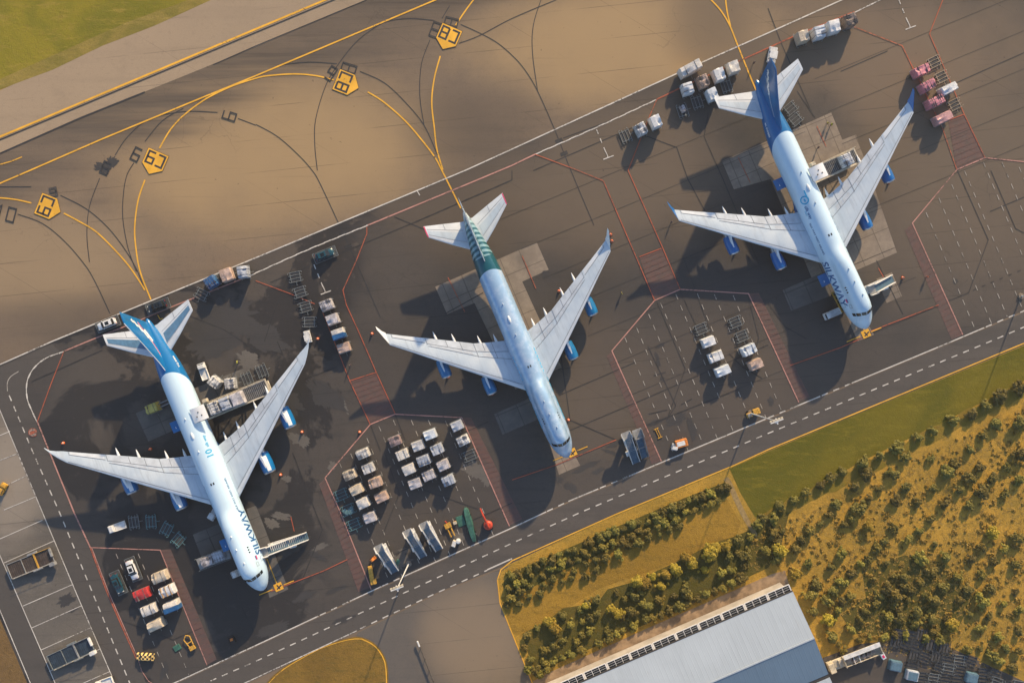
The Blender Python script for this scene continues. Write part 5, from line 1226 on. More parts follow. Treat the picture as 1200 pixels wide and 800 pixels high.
# long transporters in the parking bays
def make_transporter(rail, cabm, accent, deckm):
    def f():
        root = thing('pallet_transporter', 'x', 'transporter'); b = MB(); b.box((0, 0, 1.05), (11.4, 3.6, .3)); b.build('bed', M[deckm], root)
        b = MB()
        for s in (-1, 1):
            b.box((0, s*1.85, 1.28), (11.4, .14, .2)); b.box((1.2, s*2.1, 1.2), (2.4, .45, .5))
        for x in (-5.7, -1.9, 1.5, 5.7): b.box((x, 0, 1.281), (.14, 3.7, .2))
        b.build('side_rail', M[rail], root)
        b = MB()
        for i in range(22): b.box((-5.35+i*.50, 0, 1.215), (.13, 3.2, .05))
        b.build('roller', M[deckm], root)
        b = MB(); b.box((1.5, 0, 1.34), (.35, 3.8, .24)); b.box((3.6, 1.85, 1.46), (4.6, .12, .12)); b.build('crossbar', M[accent], root)
        b = MB(); b.box((5.1, -2.2, 1.35), (1.5, 1.0, 1.1)); b.box((5.75, .6, 1.5), (.5, 2.2, .7)); b.build('cab', M[cabm], root, bevel=.1, seg=2)
        b = MB()
        for i in range(5): b.tube([(-5+i*2.4, -1.95, 1.3), (-5+i*2.4, -1.95, 2.1)], .04, 6)
        b.tube([(-5, -1.95, 2.1), (4.6, -1.95, 2.1)], .04, 6); b.build('handrail', M['cream'], root)
        for x in (-4, -2.8, 3.2, 4.4):
            for s in (-1, 1): b = MB(); b.lathe([(-.18, .42), (.18, .42)], (x, s*1.6, .42), 'Y', 14); b.build('wheel', M['tire'], root)
        return root
    return f
M['rustdeck'] = mat('brown_deck_boards', (.060, .045, .038), .7, var=.4, scale=1.2); M['bluedeck'] = mat('blue_black_deck', (.022, .040, .065), .6, var=.4, scale=1.2)
put('tr1', make_transporter('greym', 'greym', 'yel', 'rustdeck'), 36, 659.5, 22, 'long brown transporter with an orange crossbar in the upper parking bay')
put('tr2', make_transporter('dolly', 'wht', 'greym', 'bluedeck'), 83, 765, 25, 'long blue-black transporter with a white cab in the lower parking bay')
put('util', None, 122, 800, 200, 'cream vehicle cut by the bottom edge in the lowest parking bay')
put('tug_y', make_tug('yel'), 1, 573, 60, 'yellow tug at the left edge in the pale parking bay'); 
# small equipment by the road
def prop(name, label, cat, px, py, ang, parts, z=1.0, group=None):
    root = thing(name, label, cat, W(px, py, z), R(ang), group)
    for nm, m, fn, bv in parts:
        b = MB(); fn(b); b.build(nm, M[m], root, bevel=bv)
    return root
def wh(xs, ys, r=.35, w=.2):
    def f(b):
        for x in xs:
            for y in ys: b.lathe([(-w/2, r), (w/2, r)], (x, y, r), 'Y', 12)
    return f
def each(parts, nm, m, xs, ys, r=.35):
    for x in xs:
        for y in ys: parts.append((nm, m, (lambda b, x=x, y=y: b.lathe([(-.1, r), (.1, r)], (x, y, r), 'Y', 12)), 0))
    return parts
M['checker'] = (lambda n: n.out(n.mix(n.math('GREATER_THAN', n.math('PINGPONG', n.math('ADD', n.math('FLOOR', n.math('MULTIPLY', n.xyz()[0], 1.9)), n.math('FLOOR', n.math('MULTIPLY', n.xyz()[1], 1.9))), 1), .5), (.02, .02, .02), (.80, .56, .20)), .5))(NB('chequered_paint'))
prop('follow_me_car', 'yellow and black chequered car at the left edge of the lower left bay', 'car', 170, 769.5, 178, each([('body', 'checker', lambda b: (b.box((0, 0, .7), (4.3, 1.8, .7)), b.box((-.2, 0, 1.25), (2.4, 1.6, .5), taper=.85)), .1), ('windows', 'glass', lambda b: (b.box((.98, 0, 1.22), (.3, 1.3, .35), ry=.5), b.box((-1.42, 0, 1.22), (.15, 1.3, .35), ry=-.3)), 0)], 'wheel', 'tire', (-1.4, 1.4), (-.85, .85)))
ybar = lambda b: (b.tube([(-1.8, -.5, .5), (1.2, -.8, .5), (1.8, 0, .5)], .13, 8), b.tube([(-1.8, .5, .5), (1.0, .9, .6), (1.8, 0, .5)], .13, 8), b.box((-1.7, 0, .6), (1.0, 1.4, .5)), b.tube([(-.2, -.6, .5), (-.2, .8, .5)], .14, 6))
prop('towbar_cart', 'yellow A-shaped towbar cart near the bottom of the lower left bay', 'towbar', 221, 752, 120, each([('frame', 'yel', ybar, 0)], 'wheel', 'tire', (-1.2,), (-.7, .7), .3), .8)
prop('tarpaulin', 'flat dark green tarpaulin left of the yellow towbar cart', 'tarpaulin', 207.5, 758.5, 30, [('sheet', 'green', lambda b: b.box((0, 0, .15), (1.8, 1.4, .25)), .05)], .2)
prop('waste_skip', 'small black tray with an orange patch on the stand left of the lower road', 'tray', 271.5, 749.5, 20, [('tray', 'black', lambda b: (b.box((0, 0, .2), (1.5, 1.7, .3)), b.box((.7, 0, .45), (.1, 1.7, .3)), b.box((-.7, 0, .45), (.1, 1.7, .3))), 0), ('contents', 'orange', lambda b: b.box((0, .1, .45), (.7, .6, .25)), .05)], .4)
px, py = e4(100, 560); prop('towbar_cart', 'orange equipment trailer at left end of the equipment row by the road', 'trailer', px, py, 100, each([('frame', 'yel', lambda b: (b.box((0, 0, .8), (4.6, 1.0, .7)), b.tube([(2.0, 0, .8), (2.7, -.5, .5)], .15, 6), b.box((-1.6, -.6, .9), (1.2, .8, .9))), .05)], 'wheel', 'tire', (-1.3, 1.3), (-.6, .6), .3), 1)
px, py = e4(108, 438); prop('hose_cart', 'small orange hose cart above the orange trailer, left of the stairs', 'cart', px, py, 40, each([('reel', 'orange', lambda b: (b.lathe([(-.3, .5), (.3, .5)], (0, 0, .75), 'Y', 14), b.box((.6, 0, .4), (.8, .8, .3))), 0)], 'wheel', 'tire', (-.1, .7), (-.45, .45), .2), .7)
px, py = e4(712, 200); prop('towbar_cart', 'yellow forked towbar cart between the stairs and the green cover', 'towbar', px, py, 115, each([('frame', 'yel', lambda b: (b.tube([(-2, -.45, .45), (.6, -.45, .5)], .16, 6), b.tube([(-2, .45, .45), (.6, .45, .5)], .16, 6), b.box((1.0, 0, .6), (1.2, 1.6, .5))), 0), ('hitch', 'redp', lambda b: b.tube([(1.6, 0, .6), (2.3, .1, .8)], .16, 6), 0)], 'wheel', 'tire', (.9,), (-.8, .8), .3), .8)
px, py = e4(755, 148); prop('chock_crate', 'small yellow crate right of the yellow forked cart', 'crate', px, py, 20, [('crate', 'yel', lambda b: b.box((0, 0, .35), (.8, .7, .6)), .04), ('lid', 'cream', lambda b: b.box((0, 0, .70), (.84, .74, .06)), 0)], .5)
px, py = e4(747, 312); prop('power_unit', 'small white box unit by the road, left of the round white tank', 'generator', px, py, 70, each([('body', 'cream', lambda b: b.box((0, 0, .75), (1.6, 1.1, .9)), .06), ('lid', 'wht', lambda b: b.box((0, 0, 1.23), (1.3, .85, .06)), 0)], 'wheel', 'tire', (-.5, .5), (-.45, .45), .25), 1)
px, py = e4(780, 293); prop('water_tank', 'small round white tank by the road, beside the white box unit', 'tank', px, py, 0, [('tank', 'wht', lambda b: b.lathe([(.3, .5), (.45, .62), (1.2, .62), (1.45, .4), (1.5, .05)], (0, 0, 0), 'Z', 20), 0), ('stand', 'greym', lambda b: b.box((0, 0, .15), (1.0, 1.0, .3)), 0)], 1)
px, py = e4(870, 168); prop('covered_towbar', 'long narrow green covered equipment right of the yellow forked cart', 'cover', px, py, 105, [('cover', 'green', lambda b: b.rings([[(x, -w_, .0), (x, -w_*.8, h_), (x, w_*.8, h_), (x, w_, .0)] for x, w_, h_ in ((-4.3, .45, .6), (-3, .7, .9), (0, .85, 1.1), (2.5, .8, 1.0), (4.0, .6, .8), (4.4, .3, .6))]), .05), ('wheel', 'tire', wh((-2, 2.5), (-.85, .85), .3), 0)], 1)
px, py = e4(800, 135); prop('tarpaulin', 'flat faded green tarpaulin beside the long green cover', 'tarpaulin', px, py, 20, [('sheet', 'green', lambda b: b.box((0, 0, .12), (2.0, 2.6, .2)), .05)], .2)
px, py = e4(298, 470); prop('tarpaulin', 'dark green folded sheet right of the leftmost boarding stairs', 'tarpaulin', px, py, 60, [('sheet', 'green', lambda b: b.box((0, 0, .12), (2.4, .9, .2)), .05)], .2)
px, py = e4(1013, 172); prop('lift_platform', 'red boom lift with a round red base at the right end of the row', 'boom lift', px, py, 112, each([('base', 'redp', lambda b: b.lathe([(.4, 1.0), (.5, 1.12), (1.3, 1.12), (1.6, .8), (1.7, .1)], (0, 0, 0), 'Z', 24), 0), ('boom', 'redp', lambda b: b.tube([(-.3, 0, 1.8), (3.0, .1, 2.4), (4.9, .1, 2.2)], .28, 8, .18), 0)], 'wheel', 'tire', (-.8, .8), (-.8, .8), .4), 1.6)
px, py = c5(350, 708); prop('power_unit', 'orange and white ground power unit by the road, right bay', 'generator', px, py, 15, each([('body', 'orange', lambda b: b.box((0, 0, 1.0), (3.0, 1.9, 1.2)), .12), ('top_cover', 'wht', lambda b: b.box((-.2, 0, 1.62), (2.0, 1.1, .08)), .03)], 'wheel', 'tire', (-1, 1), (-.8, .8)), 1.3)
px, py = c5(315, 728); put('tug_s', make_tug('wht'), px, py, 80, 'small white tug left of the orange power unit', scale=(.55, .9, .9))
px, py = c5(228, 655); prop('towbar_cart', 'thin yellow chock bar on the damp patch above the orange power unit', 'chock bar', px, py, 115, [('frame', 'yel', lambda b: (b.tube([(-1.2, -.25, .2), (1.2, -.25, .2)], .09, 6), b.tube([(-1.2, .25, .2), (1.2, .25, .2)], .09, 6), b.tube([(-1.2, -.6, .2), (-1.2, .6, .2)], .1, 6), b.tube([(1.2, -.6, .2), (1.2, .6, .2)], .1, 6)), 0)], .2)
px, py = c5(722, 548); prop('towbar_cart', 'orange and brown equipment trailer at the foot of the floodlight mast', 'trailer', px, py, 200, each([('frame', 'yel', lambda b: (b.box((-.9, 0, .9), (1.7, 1.4, .8)), b.box((1.0, .3, .7), (1.4, 1.1, .5))), .06), ('engine_cover', 'greym', lambda b: b.box((1.0, .3, 1.05), (1.0, .8, .2)), .04)], 'wheel', 'tire', (-1, 1), (-.7, .7), .3), 1)
# bright orange hydrant boxes below the right jet's hold door
prop('hold_loader', 'yellow-orange hold loader frame under the right jet\'s navy hold door', 'cargo loader', 985, 352, -62, each([('frame', 'yel', lambda b: (b.box((0, -1, 1.6), (5.6, .25, .25)), b.box((0, 1, 1.6), (5.6, .25, .25)), [b.box((-2.6+i*1.05, 0, 1.62), (.2, 2.0, .2)) for i in range(6)], b.box((1.6, .3, 1.9), (1.3, 1.0, .6))), 0), ('chassis', 'deck', lambda b: b.box((0, 0, .8), (5, 1.8, .4)), 0)], 'wheel', 'tire', (-1.8, 1.8), (-.9, .9), .4), 1.6)
# floodlight masts
def make_mast():
    root = thing('floodlight_mast', 'x', 'floodlight'); hh = 20
    b = MB(); b.tube([(0, 0, .5), (0, 0, hh)], .18, 12, .08); b.build('pole', M['wht'], root, smooth=True)
    b = MB(); b.lathe([(0, .75), (.5, .7)], (0, 0, 0), 'Z', 16); b.build('plinth', M['concrete'], root)
    b = MB(); b.box((0, 0, hh), (3.0, .2, .2)); b.box((0, 0, hh-.1), (.25, 1.4, .15)); b.lathe([(hh-.6, .5), (hh-.45, .55)], (0, 0, 0), 'Z', 16); b.build('crossbar', M['wht'], root)
    for x in (-1.3, -.65, 0, .65, 1.3):
        b = MB(); b.box((x, .35, hh-.1), (.5, .35, .3), ry=0); fl = b.build('floodlight', M['cream'], root, bevel=.03)
    return root
for px, py, a, lab in ((479, 660, 20, 'tall white floodlight mast leaning over the road below the middle bay'), (879, 484, 20, 'tall white floodlight mast by the road below the right holding bay'), (1196, 347, 20, 'tall floodlight mast at the right edge of the picture')):
    inst('mast', make_mast, W(px, py, 0), R(a), lab, group='floodlight masts')
# cones and people
def make_cone():
    root = thing('traffic_cone', 'x', 'cone'); b = MB(); b.lathe([(.04, .26), (.12, .22), (.75, .05)], (0, 0, 0), 'Z', 12); b.build('cone', M['hivis_o'], root, smooth=True)
    b = MB(); b.lathe([(.35, .172), (.5, .132)], (0, 0, 0), 'Z', 12, caps=False); b.build('reflective_band', M['wht'], root); b = MB(); b.box((0, 0, .02), (.55, .55, .04)); b.build('base', M['black'], root); return root
for x, y, lab in ((74.5, 519, 'orange cone beside the left jet\'s outer wing tip'), (176.5, 526, 'orange cone behind the left jet\'s inner wing'), (354, 506, 'orange cone in front of the left jet\'s outer right engine'), (329, 556, 'orange cone in front of the left jet\'s inner right engine'), (421.5, 506, 'orange cone on the red outline of the middle bay'),
                 (372.5, 397, 'orange cone by the left jet\'s right wing tip'), (436, 391, 'red cone left of the middle jet\'s wing tip'), (715.5, 275, 'orange cone at the middle jet\'s winglet'), (717, 282.5, 'second orange cone just below the middle jet\'s winglet'), (525, 441.5, 'cone in front of the middle jet\'s outer left engine'),
                 (577, 461, 'cone in front of the middle jet\'s inner left engine'), (694, 369, 'cone in front of the middle jet\'s outer right engine'), (672.5, 419.5, 'cone in front of the middle jet\'s inner right engine'), (861, 296, 'cone in front of the right jet\'s outer left engine'), (914.5, 315, 'cone in front of the right jet\'s inner left engine'),
                 (666, 492, 'red cone on the seam right of the middle jet\'s nose'), (1041, 214, 'cone in front of the right jet\'s outer right engine'), (1057.5, 325.5, 'orange marker right of the right jet\'s stairs'), (655, 341, 'red marker behind the middle jet\'s right wing')):
    inst('cone', make_cone, W(x, y, 0), 0, lab, group='traffic cones', scale=(1.5, 1.5, 1.3))
def skin_mesh(name, verts, edges, radii, m, parent=None, sub=1):
    me = bpy.data.meshes.new(name); me.from_pydata(verts, edges, []); o = bpy.data.objects.new(name, me); COL.objects.link(o)
    sk = o.modifiers.new('s', 'SKIN'); 
    for i, r in enumerate(radii): me.skin_vertices[0].data[i].radius = (r, r*.8 if i < 4 else r)
    me.skin_vertices[0].data[0].use_root = True
    ss = o.modifiers.new('u', 'SUBSURF'); ss.levels = sub
    dg = bpy.context.evaluated_depsgraph_get(); nm = bpy.data.meshes.new_from_object(o.evaluated_get(dg)); bpy.data.objects.remove(o)
    nm.materials.clear(); nm.materials.append(m); nm.name = name; nm.shade_smooth(); o = bpy.data.objects.new(name, nm); COL.objects.link(o); o.parent = parent; return o
def make_person(vest='hivis'):
    def f():
        root = thing('person', 'x', 'person')
        V = [(0, 0, .95), (0, 0, 1.2), (0, 0, 1.42), (0, 0, 1.52), (.02, 0, 1.66), (.03, 0, 1.74),
             (0, .18, 1.42), (.02, .24, 1.15), (.12, .25, .92), (.2, .25, .84), (0, -.18, 1.42), (.02, -.25, 1.15), (.08, -.26, .9), (.12, -.26, .80),
             (0, .10, .88), (.06, .11, .5), (.08, .11, .08), (.20, .12, .04), (0, -.10, .88), (-.04, -.11, .5), (-.12, -.11, .08), (0, -.12, .04)]
        E = [(0, 1), (1, 2), (2, 3), (3, 4), (4, 5), (2, 6), (6, 7), (7, 8), (8, 9), (2, 10), (10, 11), (11, 12), (12, 13), (0, 14), (14, 15), (15, 16), (16, 17), (0, 18), (18, 19), (19, 20), (20, 21)]
        rad = [.14, .13, .15, .06, .10, .085, .065, .05, .038, .04, .065, .05, .038, .04, .09, .065, .045, .045, .09, .065, .045, .045]
        skin_mesh('body', V, E, rad, M['skinc'], root)
        skin_mesh('trousers', [V[0], V[14], V[15], (V[16][0], V[16][1], .14), V[18], V[19], (V[20][0], V[20][1], .14)], [(0, 1), (1, 2), (2, 3), (0, 4), (4, 5), (5, 6)], [.155, .11, .085, .07, .11, .085, .07], M['cloth'], root)
        skin_mesh('jacket', [(0, 0, .98), V[1], V[2], V[6], V[7], V[8], V[10], V[11], V[12]], [(0, 1), (1, 2), (2, 3), (3, 4), (4, 5), (2, 6), (6, 7), (7, 8)], [.16, .155, .17, .085, .07, .055, .085, .07, .055], M[vest], root)
        b = MB(); b.lathe([(1.68, .12), (1.75, .118), (1.80, .07), (1.82, .01)], (.02, 0, 0), 'Z', 14); b.build('hair', M['black'], root, smooth=True)
        return root
    return f
for k, (x, y, a, v, lab) in enumerate(((970, 144.5, 60, 'hivis', 'person in yellow jacket, left of a pair on the slab behind right jet'), (974.5, 146, 200, 'hivis', 'person in yellow jacket, right of a pair on the slab behind right jet'),
                             (728.5, 343.5, 30, 'hivis', 'person in a light jacket walking alone right of the middle jet'), (1087, 324.5, 80, 'hivis_o', 'person in an orange jacket on the red strip right of the right jet'), (883.5, 73.5, 10, 'cloth', 'person in dark clothes beside the yellow line behind the right jet'),
                             (787, 260, 0, 'cloth', 'person in dark clothes below the right jet\'s left wing tip'), (278, 424, 0, 'hivis', 'person in a yellow jacket on the left jet\'s loading mat'), (959, 173, 0, 'cloth', 'person in dark clothes at the right jet\'s cargo door'), (410, 428, 0, 'cloth', 'person in dark clothes below the train of four loads'))):
    inst(('p', v), make_person(v), W(x, y, .9), R(a), lab)
# ------------------------------------------------------------------ hangar
def roofm(name, c):
    n = NB(name); v = n.mapping(rot=(0, 0, R(0)), scale=(1, 1, 1)); x = n.xyz()
    rib = n.math('FRACT', n.math('MULTIPLY', x[0], 1/1.1)); line = n.ramp(n.math('ABSOLUTE', n.math('SUBTRACT', rib, .5)), .40, .47)
    st = n.noise(.5, 6, .65, vec=n.mapping(scale=(1.6, .14, 1)))
    cc = n.mix(n.ramp(st, .4, .7, 0, .45), c, tuple(q*.85 for q in c)); cc = n.mix(n.math('MULTIPLY', line, .06), cc, tuple(q*.5 for q in c))
    cc = n.mix(n.ramp(n.noise(.09, 4), .45, .7, 0, .35), cc, tuple(q*1.15 for q in c))
    cc = n.mix(n.ramp(n.noise(.7, 7, .75, vec=n.mapping(scale=(1, .25, 1))), .60, .75, 0, .3), cc, (.30, .24, .18)); n.bump(line, .3, .04); return n.out(cc, .5, spec=.35)
M['roof'] = roofm('pale_metal_roof', (.38, .44, .50)); M['roof_shade'] = roofm('shade_tinted_metal_roof', (.13, .20, .28)); M['wallm'] = mat('hangar_wall_panels', (.40, .37, .33), .6, var=.2, scale=.3); M['frame'] = mat('white_window_frame', (.72, .70, .66), .5, var=.15)  # the darker blue copy puts the far slope's shade into its colour
M['gutter'] = mat('dark_gutter', (.05, .045, .04), .6)
ZE = 9.0
cx, cy = W(929, 692.5, ZE); ang = sd(-.918, .395)                 # local x runs down-left along the eave
hroot = thing('hangar', 'long hangar with pale metal roof, far slope painted in shade blue, and white framed canopy', 'hangar', (cx, cy), ang)
# local +y points away from the building? find sign: inside lies towards lower right of the photo
ix, iy = W(954, 741, ZE); ca, sa = math.cos(-ang), math.sin(-ang); ly = (ix-cx)*sa+(iy-cy)*ca; sg = 1 if ly > 0 else -1
L_ = 96.0; Z2 = ZE+1.6
b = MB(); b.rings([[(0, 0, ZE), (0, sg*11.4, Z2), (0, sg*11.4, Z2-.25), (0, 0, ZE-.25)], [(L_, 0, ZE), (L_, sg*11.4, Z2), (L_, sg*11.4, Z2-.25), (L_, 0, ZE-.25)]]); b.build('roof', M['roof'], hroot)
b = MB(); b.rings([[(0, sg*11.42, Z2), (0, sg*21.3, ZE+.2), (0, sg*21.3, ZE-.05), (0, sg*11.42, Z2-.25)], [(L_, sg*11.42, Z2), (L_, sg*21.3, ZE+.2), (L_, sg*21.3, ZE-.05), (L_, sg*11.42, Z2-.25)]]); b.build('shaded_roof', M['roof_shade'], hroot)
b = MB(); b.box((L_/2, sg*21.75, ZE-.1), (L_, .8, .3)); b.build('valley_gutter', M['gutter'], hroot)
b = MB(); b.rings([[(0, sg*22.2, ZE+.1), (0, sg*36, Z2), (0, sg*36, Z2-.25), (0, sg*22.2, ZE-.15)], [(L_, sg*22.2, ZE+.1), (L_, sg*36, Z2), (L_, sg*36, Z2-.25), (L_, sg*22.2, ZE-.15)]]); b.build('second_roof', M['roof'], hroot)
b = MB(); b.box((L_/2, sg*18, ZE/2-.15), (L_-.6, 35, ZE-.5)); b.build('wall', M['wallm'], hroot)
b = MB(); b.box((L_/2, sg*11.41, Z2+.06), (L_, .35, .10)); b.build('ridge_cap', M['roof'], hroot)
b = MB(); b.box((L_/2, -sg*.12, ZE-.1), (L_, .28, .3)); b.build('gutter', M['gutter'], hroot)
# canopy: white bays of three dark glass panes each
yc = -sg*.98
cn = hroot
for k in range(16):
    x0 = .1+k*5.95
    b = MB(); z0 = ZE-.22; 
    for dx, w_ in ((.0, .26), (5.55, .26)): b.box((x0+dx+.13, yc, z0), (w_, 1.75, .14))
    for dx in (1.93, 3.74): b.box((x0+dx, yc, z0), (.12, 1.75, .12))
    for dy, w_ in ((-.84, .10), (.82, .20)): b.box((x0+2.84, yc-sg*dy, z0), (5.42, w_, .141))
    fr = b.build('canopy_frame', M['frame'], hroot)
    for j in range(3):
        b = MB(); b.box((x0+1.03+j*1.81, yc, z0-.05), (1.70, 1.56, .04)); b.build('pane', M['glass'], fr)
        b = MB(); [b.box((x0+1.03+j*1.81, yc-.26+i*.52, z0-.02), (1.66, .04, .03)) for i in range(2)]; b.build('glazing_bar', M['frame'], fr)
# ------------------------------------------------------------------ yard in the lower right corner
def y6(x, y): return (960+x/5, 740+y/5)
def tr(b): 
    b.box((0, 0, 1.2), (9.6, 2.6, .25)); b.box((0, 1.25, 2.0), (9.6, .12, 1.6)); b.box((0, -1.25, 1.6), (9.6, .12, .8)); b.box((-4.75, 0, 1.9), (.12, 2.5, 1.4)); b.box((4.75, 0, 1.9), (.12, 2.5, 1.4))
p = y6(255, 140); prop('open_trailer', 'long cream open trailer full of scrap at the edge of the trees beside the hangar', 'trailer', p[0], p[1], 21, each([('body', 'cream', tr, .03), ('side_panel', 'wht', lambda b: b.box((0, 1.55, 2.82), (9.6, 1.1, .1)), 0), ('scrap', 'cg_brown', lambda b: [b.box((-3.5+i*1.25, random.Random(i).uniform(-.5, .5), 1.7), (1.0, .9, .8), i*.7) for i in range(6)], .05), ('bulkhead', 'wht', lambda b: (b.box((-2.4, 0, 2.3), (.15, 2.4, .12)), b.box((-1.0, 0, 2.3), (.15, 2.4, .12)))  , 0)], 'wheel', 'tire', (-3.5, -2.4, 3.5), (-1.1, 1.1), .45), 2)
p = y6(108, 195); prop('tractor_cab', 'cream truck cab and short chassis between the hangar and the open trailer', 'truck', p[0], p[1], 21, each([('body', 'cream', lambda b: (b.box((-1.6, 0, 1.6), (1.4, 2.4, 2.0)), b.box((.6, 0, 1.1), (3.0, 2.4, .5)), b.box((1.2, 0, 1.5), (1.4, 2.0, .4))), .06), ('windscreen', 'glass', lambda b: b.box((-.85, 0, 2.0), (.1, 2.0, .8)), 0)], 'wheel', 'tire', (-1.4, 1.2), (-1.1, 1.1), .45), 1.8)
p = y6(376, 142); prop('supply_crate', 'small blue and pink crate right of the open trailer', 'crate', p[0], p[1], -60, [('crate', 'cg_bluewhite', lambda b: b.box((0, 0, .5), (1.7, 1.0, 1.0)), .06), ('lid', 'pink', lambda b: b.box((.1, 0, 1.03), (.7, .5, .05)), 0)], 1)
def make_tank_dolly(m):
    def f():
        root = thing('covered_dolly', 'x', 'dolly'); b = MB(); b.box((0, 0, .9), (3.0, 2.5, 1.1), taper=.96); b.build('cover', M[m], root, bevel=.12, seg=2)
        b = MB(); b.box((0, 0, 1.47), (2.4, 1.9, .06)); b.build('lid', M['step'], root, bevel=.02)
        b = MB(); b.box((0, 0, .3), (3.2, 2.6, .12)); b.build('frame', M['dolly_teal'], root)
        for x in (-1, 1):
            for y in (-.9, .9): b = MB(); b.lathe([(-.08, .2), (.08, .2)], (x, y, .2), 'X', 10); b.build('wheel', M['tire'], root)
        return root
    return f
for p, m, lab in (((448, 200), 'step', 'blue covered dolly, left one in the yard of dark dollies'), ((545, 255), 'cg_steelgrey', 'grey-blue covered dolly, brightest one at the bottom of the yard'), ((893, 270), 'step', 'blue covered dolly at the right of the dark dolly yard')):
    p = y6(*p); put(('td', m), make_tank_dolly(m), p[0], p[1], -12, lab, z=1)
k = 0; rnd = random.Random(5)
M['dolly_dark'] = mat('dull_dark_dolly_steel', (.045, .05, .055), .6, var=.4, scale=2)
for r_, (y0, xs) in enumerate(((745, (1055, 1066, 1079)), (756, (1050, 1062, 1075, 1093, 1106)), (768, (1072, 1084, 1098, 1111, 1124, 1137)), (780, (1070, 1100, 1112, 1125, 1152, 1166)), (792, (1082, 1095, 1108, 1121, 1153, 1167, 1180, 1194)), (804, (1096, 1110, 1124, 1138, 1152)))):
    for j, x in enumerate(xs):
        xx, yy = W(x+rnd.uniform(-1.5, 1.5), y0+rnd.uniform(-1.5, 1.5)+(x-1080)*.10, .5)
        m = 'dolly' if rnd.random() < .12 else 'dolly_dark'
        inst(('d', m), make_dolly(M[m]), (xx, yy, 0), R(rnd.choice((-12, 78, -8, -20))), f'dark parked dolly, {ORD[j]} from left in {ORD[r_]} row of the yard below trees', group='dark dollies in the yard')
# barrier at the island road
bx = thing('barrier_fence', 'low barrier running down the access road beside the turf island', 'fence', W(500, 776, 0), sd(.36, .93)); b = MB(); b.box((0, 0, .85), (11.5, .14, .3)); b.build('rail', M['gutter'], bx)
b = MB(); b.box((-5.4, 0, .9), (1.5, .35, .35)); b.build('end_box', M['wht'], bx, bevel=.05)
for x in (-4, -1, 2, 5): b = MB(); b.box((x, 0, .4), (.15, .15, .8)); b.build('post', M['gutter'], bx)

# ------------------------------------------------------------------ trees and shrubs
def leafm(name, a, bb, c):
    n = NB(name)
    oi = n.t.nodes.new('ShaderNodeObjectInfo')
    f = n.noise(.9, 3, .6); g = n.noise(3.5, 2)
    cc = n.mix(n.ramp(f, .38, .62), a, bb); cc = n.mix(n.ramp(g, .55, .75, 0, .7), cc, c)
    hs = n.t.nodes.new('ShaderNodeHueSaturation'); n.link(cc, hs.inputs['Color']); n.set(hs.inputs['Value'], n.ramp(oi.outputs['Random'], 0, 1, .75, 1.25, False)); n.set(hs.inputs['Hue'], n.ramp(oi.outputs['Random'], 0, 1, .485, .515, False))
    m = n.out(hs.outputs[0], .6, spec=.25)
    n.b.inputs['Transmission Weight'].default_value = 0
    return m
LM = [leafm('dark_leaves', (.115, .100, .022), (.165, .135, .026), (.23, .175, .032)), leafm('olive_leaves', (.165, .138, .026), (.225, .178, .032), (.30, .22, .038)), leafm('golden_leaves', (.28, .205, .022), (.36, .255, .028), (.20, .165, .022))]
M['bark'] = mat('bark', (.10, .075, .05), .9)
def crown_mesh(seed, r, h, nq, nclump):
    rnd = random.Random(seed); b = MB(); cl = []
    for _ in range(nclump):
        a = rnd.uniform(0, 2*PI); e = rnd.uniform(-.2, 1)*PI/2; q = rnd.uniform(.55, .92)
        cl.append(Vector((math.cos(a)*math.cos(e)*r*q, math.sin(a)*math.cos(e)*r*q, h*.45+math.sin(e)*h*.5*q)))
    sx, sy = rnd.uniform(.7, 1.15), rnd.uniform(.7, 1.15)
    cl = [Vector((v.x*sx+rnd.uniform(-.15, .15)*r, v.y*sy+rnd.uniform(-.15, .15)*r, v.z)) for v in cl]; cl += [Vector((rnd.uniform(-1.15, 1.15)*r, rnd.uniform(-1.15, 1.15)*r, rnd.uniform(.2, .45)*h)) for _ in range(4)]
    for i in range(nq):
        c = rnd.choice(cl); d = Vector((rnd.gauss(0, 1), rnd.gauss(0, 1), rnd.gauss(0, 1))).normalized()
        p = c+d*rnd.uniform(.25, 1)**.6*r*.36
        if p.z < .12: p.z = .12+rnd.random()*.3
        nrm = (d+Vector((rnd.gauss(0, .5), rnd.gauss(0, .5), rnd.gauss(0, .5)+.5))).normalized(); u = nrm.cross(Vector((rnd.random(), rnd.random(), .3))).normalized(); v = nrm.cross(u)
        s = rnd.uniform(.14, .29); t = s*rnd.uniform(.6, 1)
        b.poly([p-u*s, p-v*t, p+u*s, p+v*t])
    return b
TP = {}
def make_tree(kind, var):
    def f():
        root = thing(('shrub', 'shrub', 'bushy_tree')[kind], 'x', 'shrub' if kind < 2 else 'tree')
        r, h = ((1.5, 2.3), (1.55, 2.3), (2.0, 3.4))[kind]
        b = crown_mesh(100+kind*10+var, r, h, (1500, 1500, 2300)[kind], (22, 22, 30)[kind])
        b.build('crown', LM[kind], root)
        b = MB(); b.tube([(0, 0, 0), (.05, .03, h*.3), (.0, .1, h*.6)], .11, 6, .04)
        for a in range(4): b.tube([(.02, .02, h*.25), (math.cos(a*1.7)*r*.5, math.sin(a*1.7)*r*.5, h*.55)], .05, 5, .015)
        b.build('trunk', M['bark'], root); return root
    return f
def tree(px, py, kind, label, sc=1.0, group=None):
    rnd = random.Random(int(px*13+py*7)); v = rnd.randrange(7); hgt = (1.3, 1.3, 2.4)[kind]*sc
    x, y = W(px, py, hgt); s = sc*rnd.uniform(.72, 1.12)
    inst(('tree', kind, v), make_tree(kind, v), (x, y, 0), rnd.uniform(0, 6.28), label, group=group, scale=(s*rnd.uniform(.9, 1.1), s, s*rnd.uniform(.7, .95)))
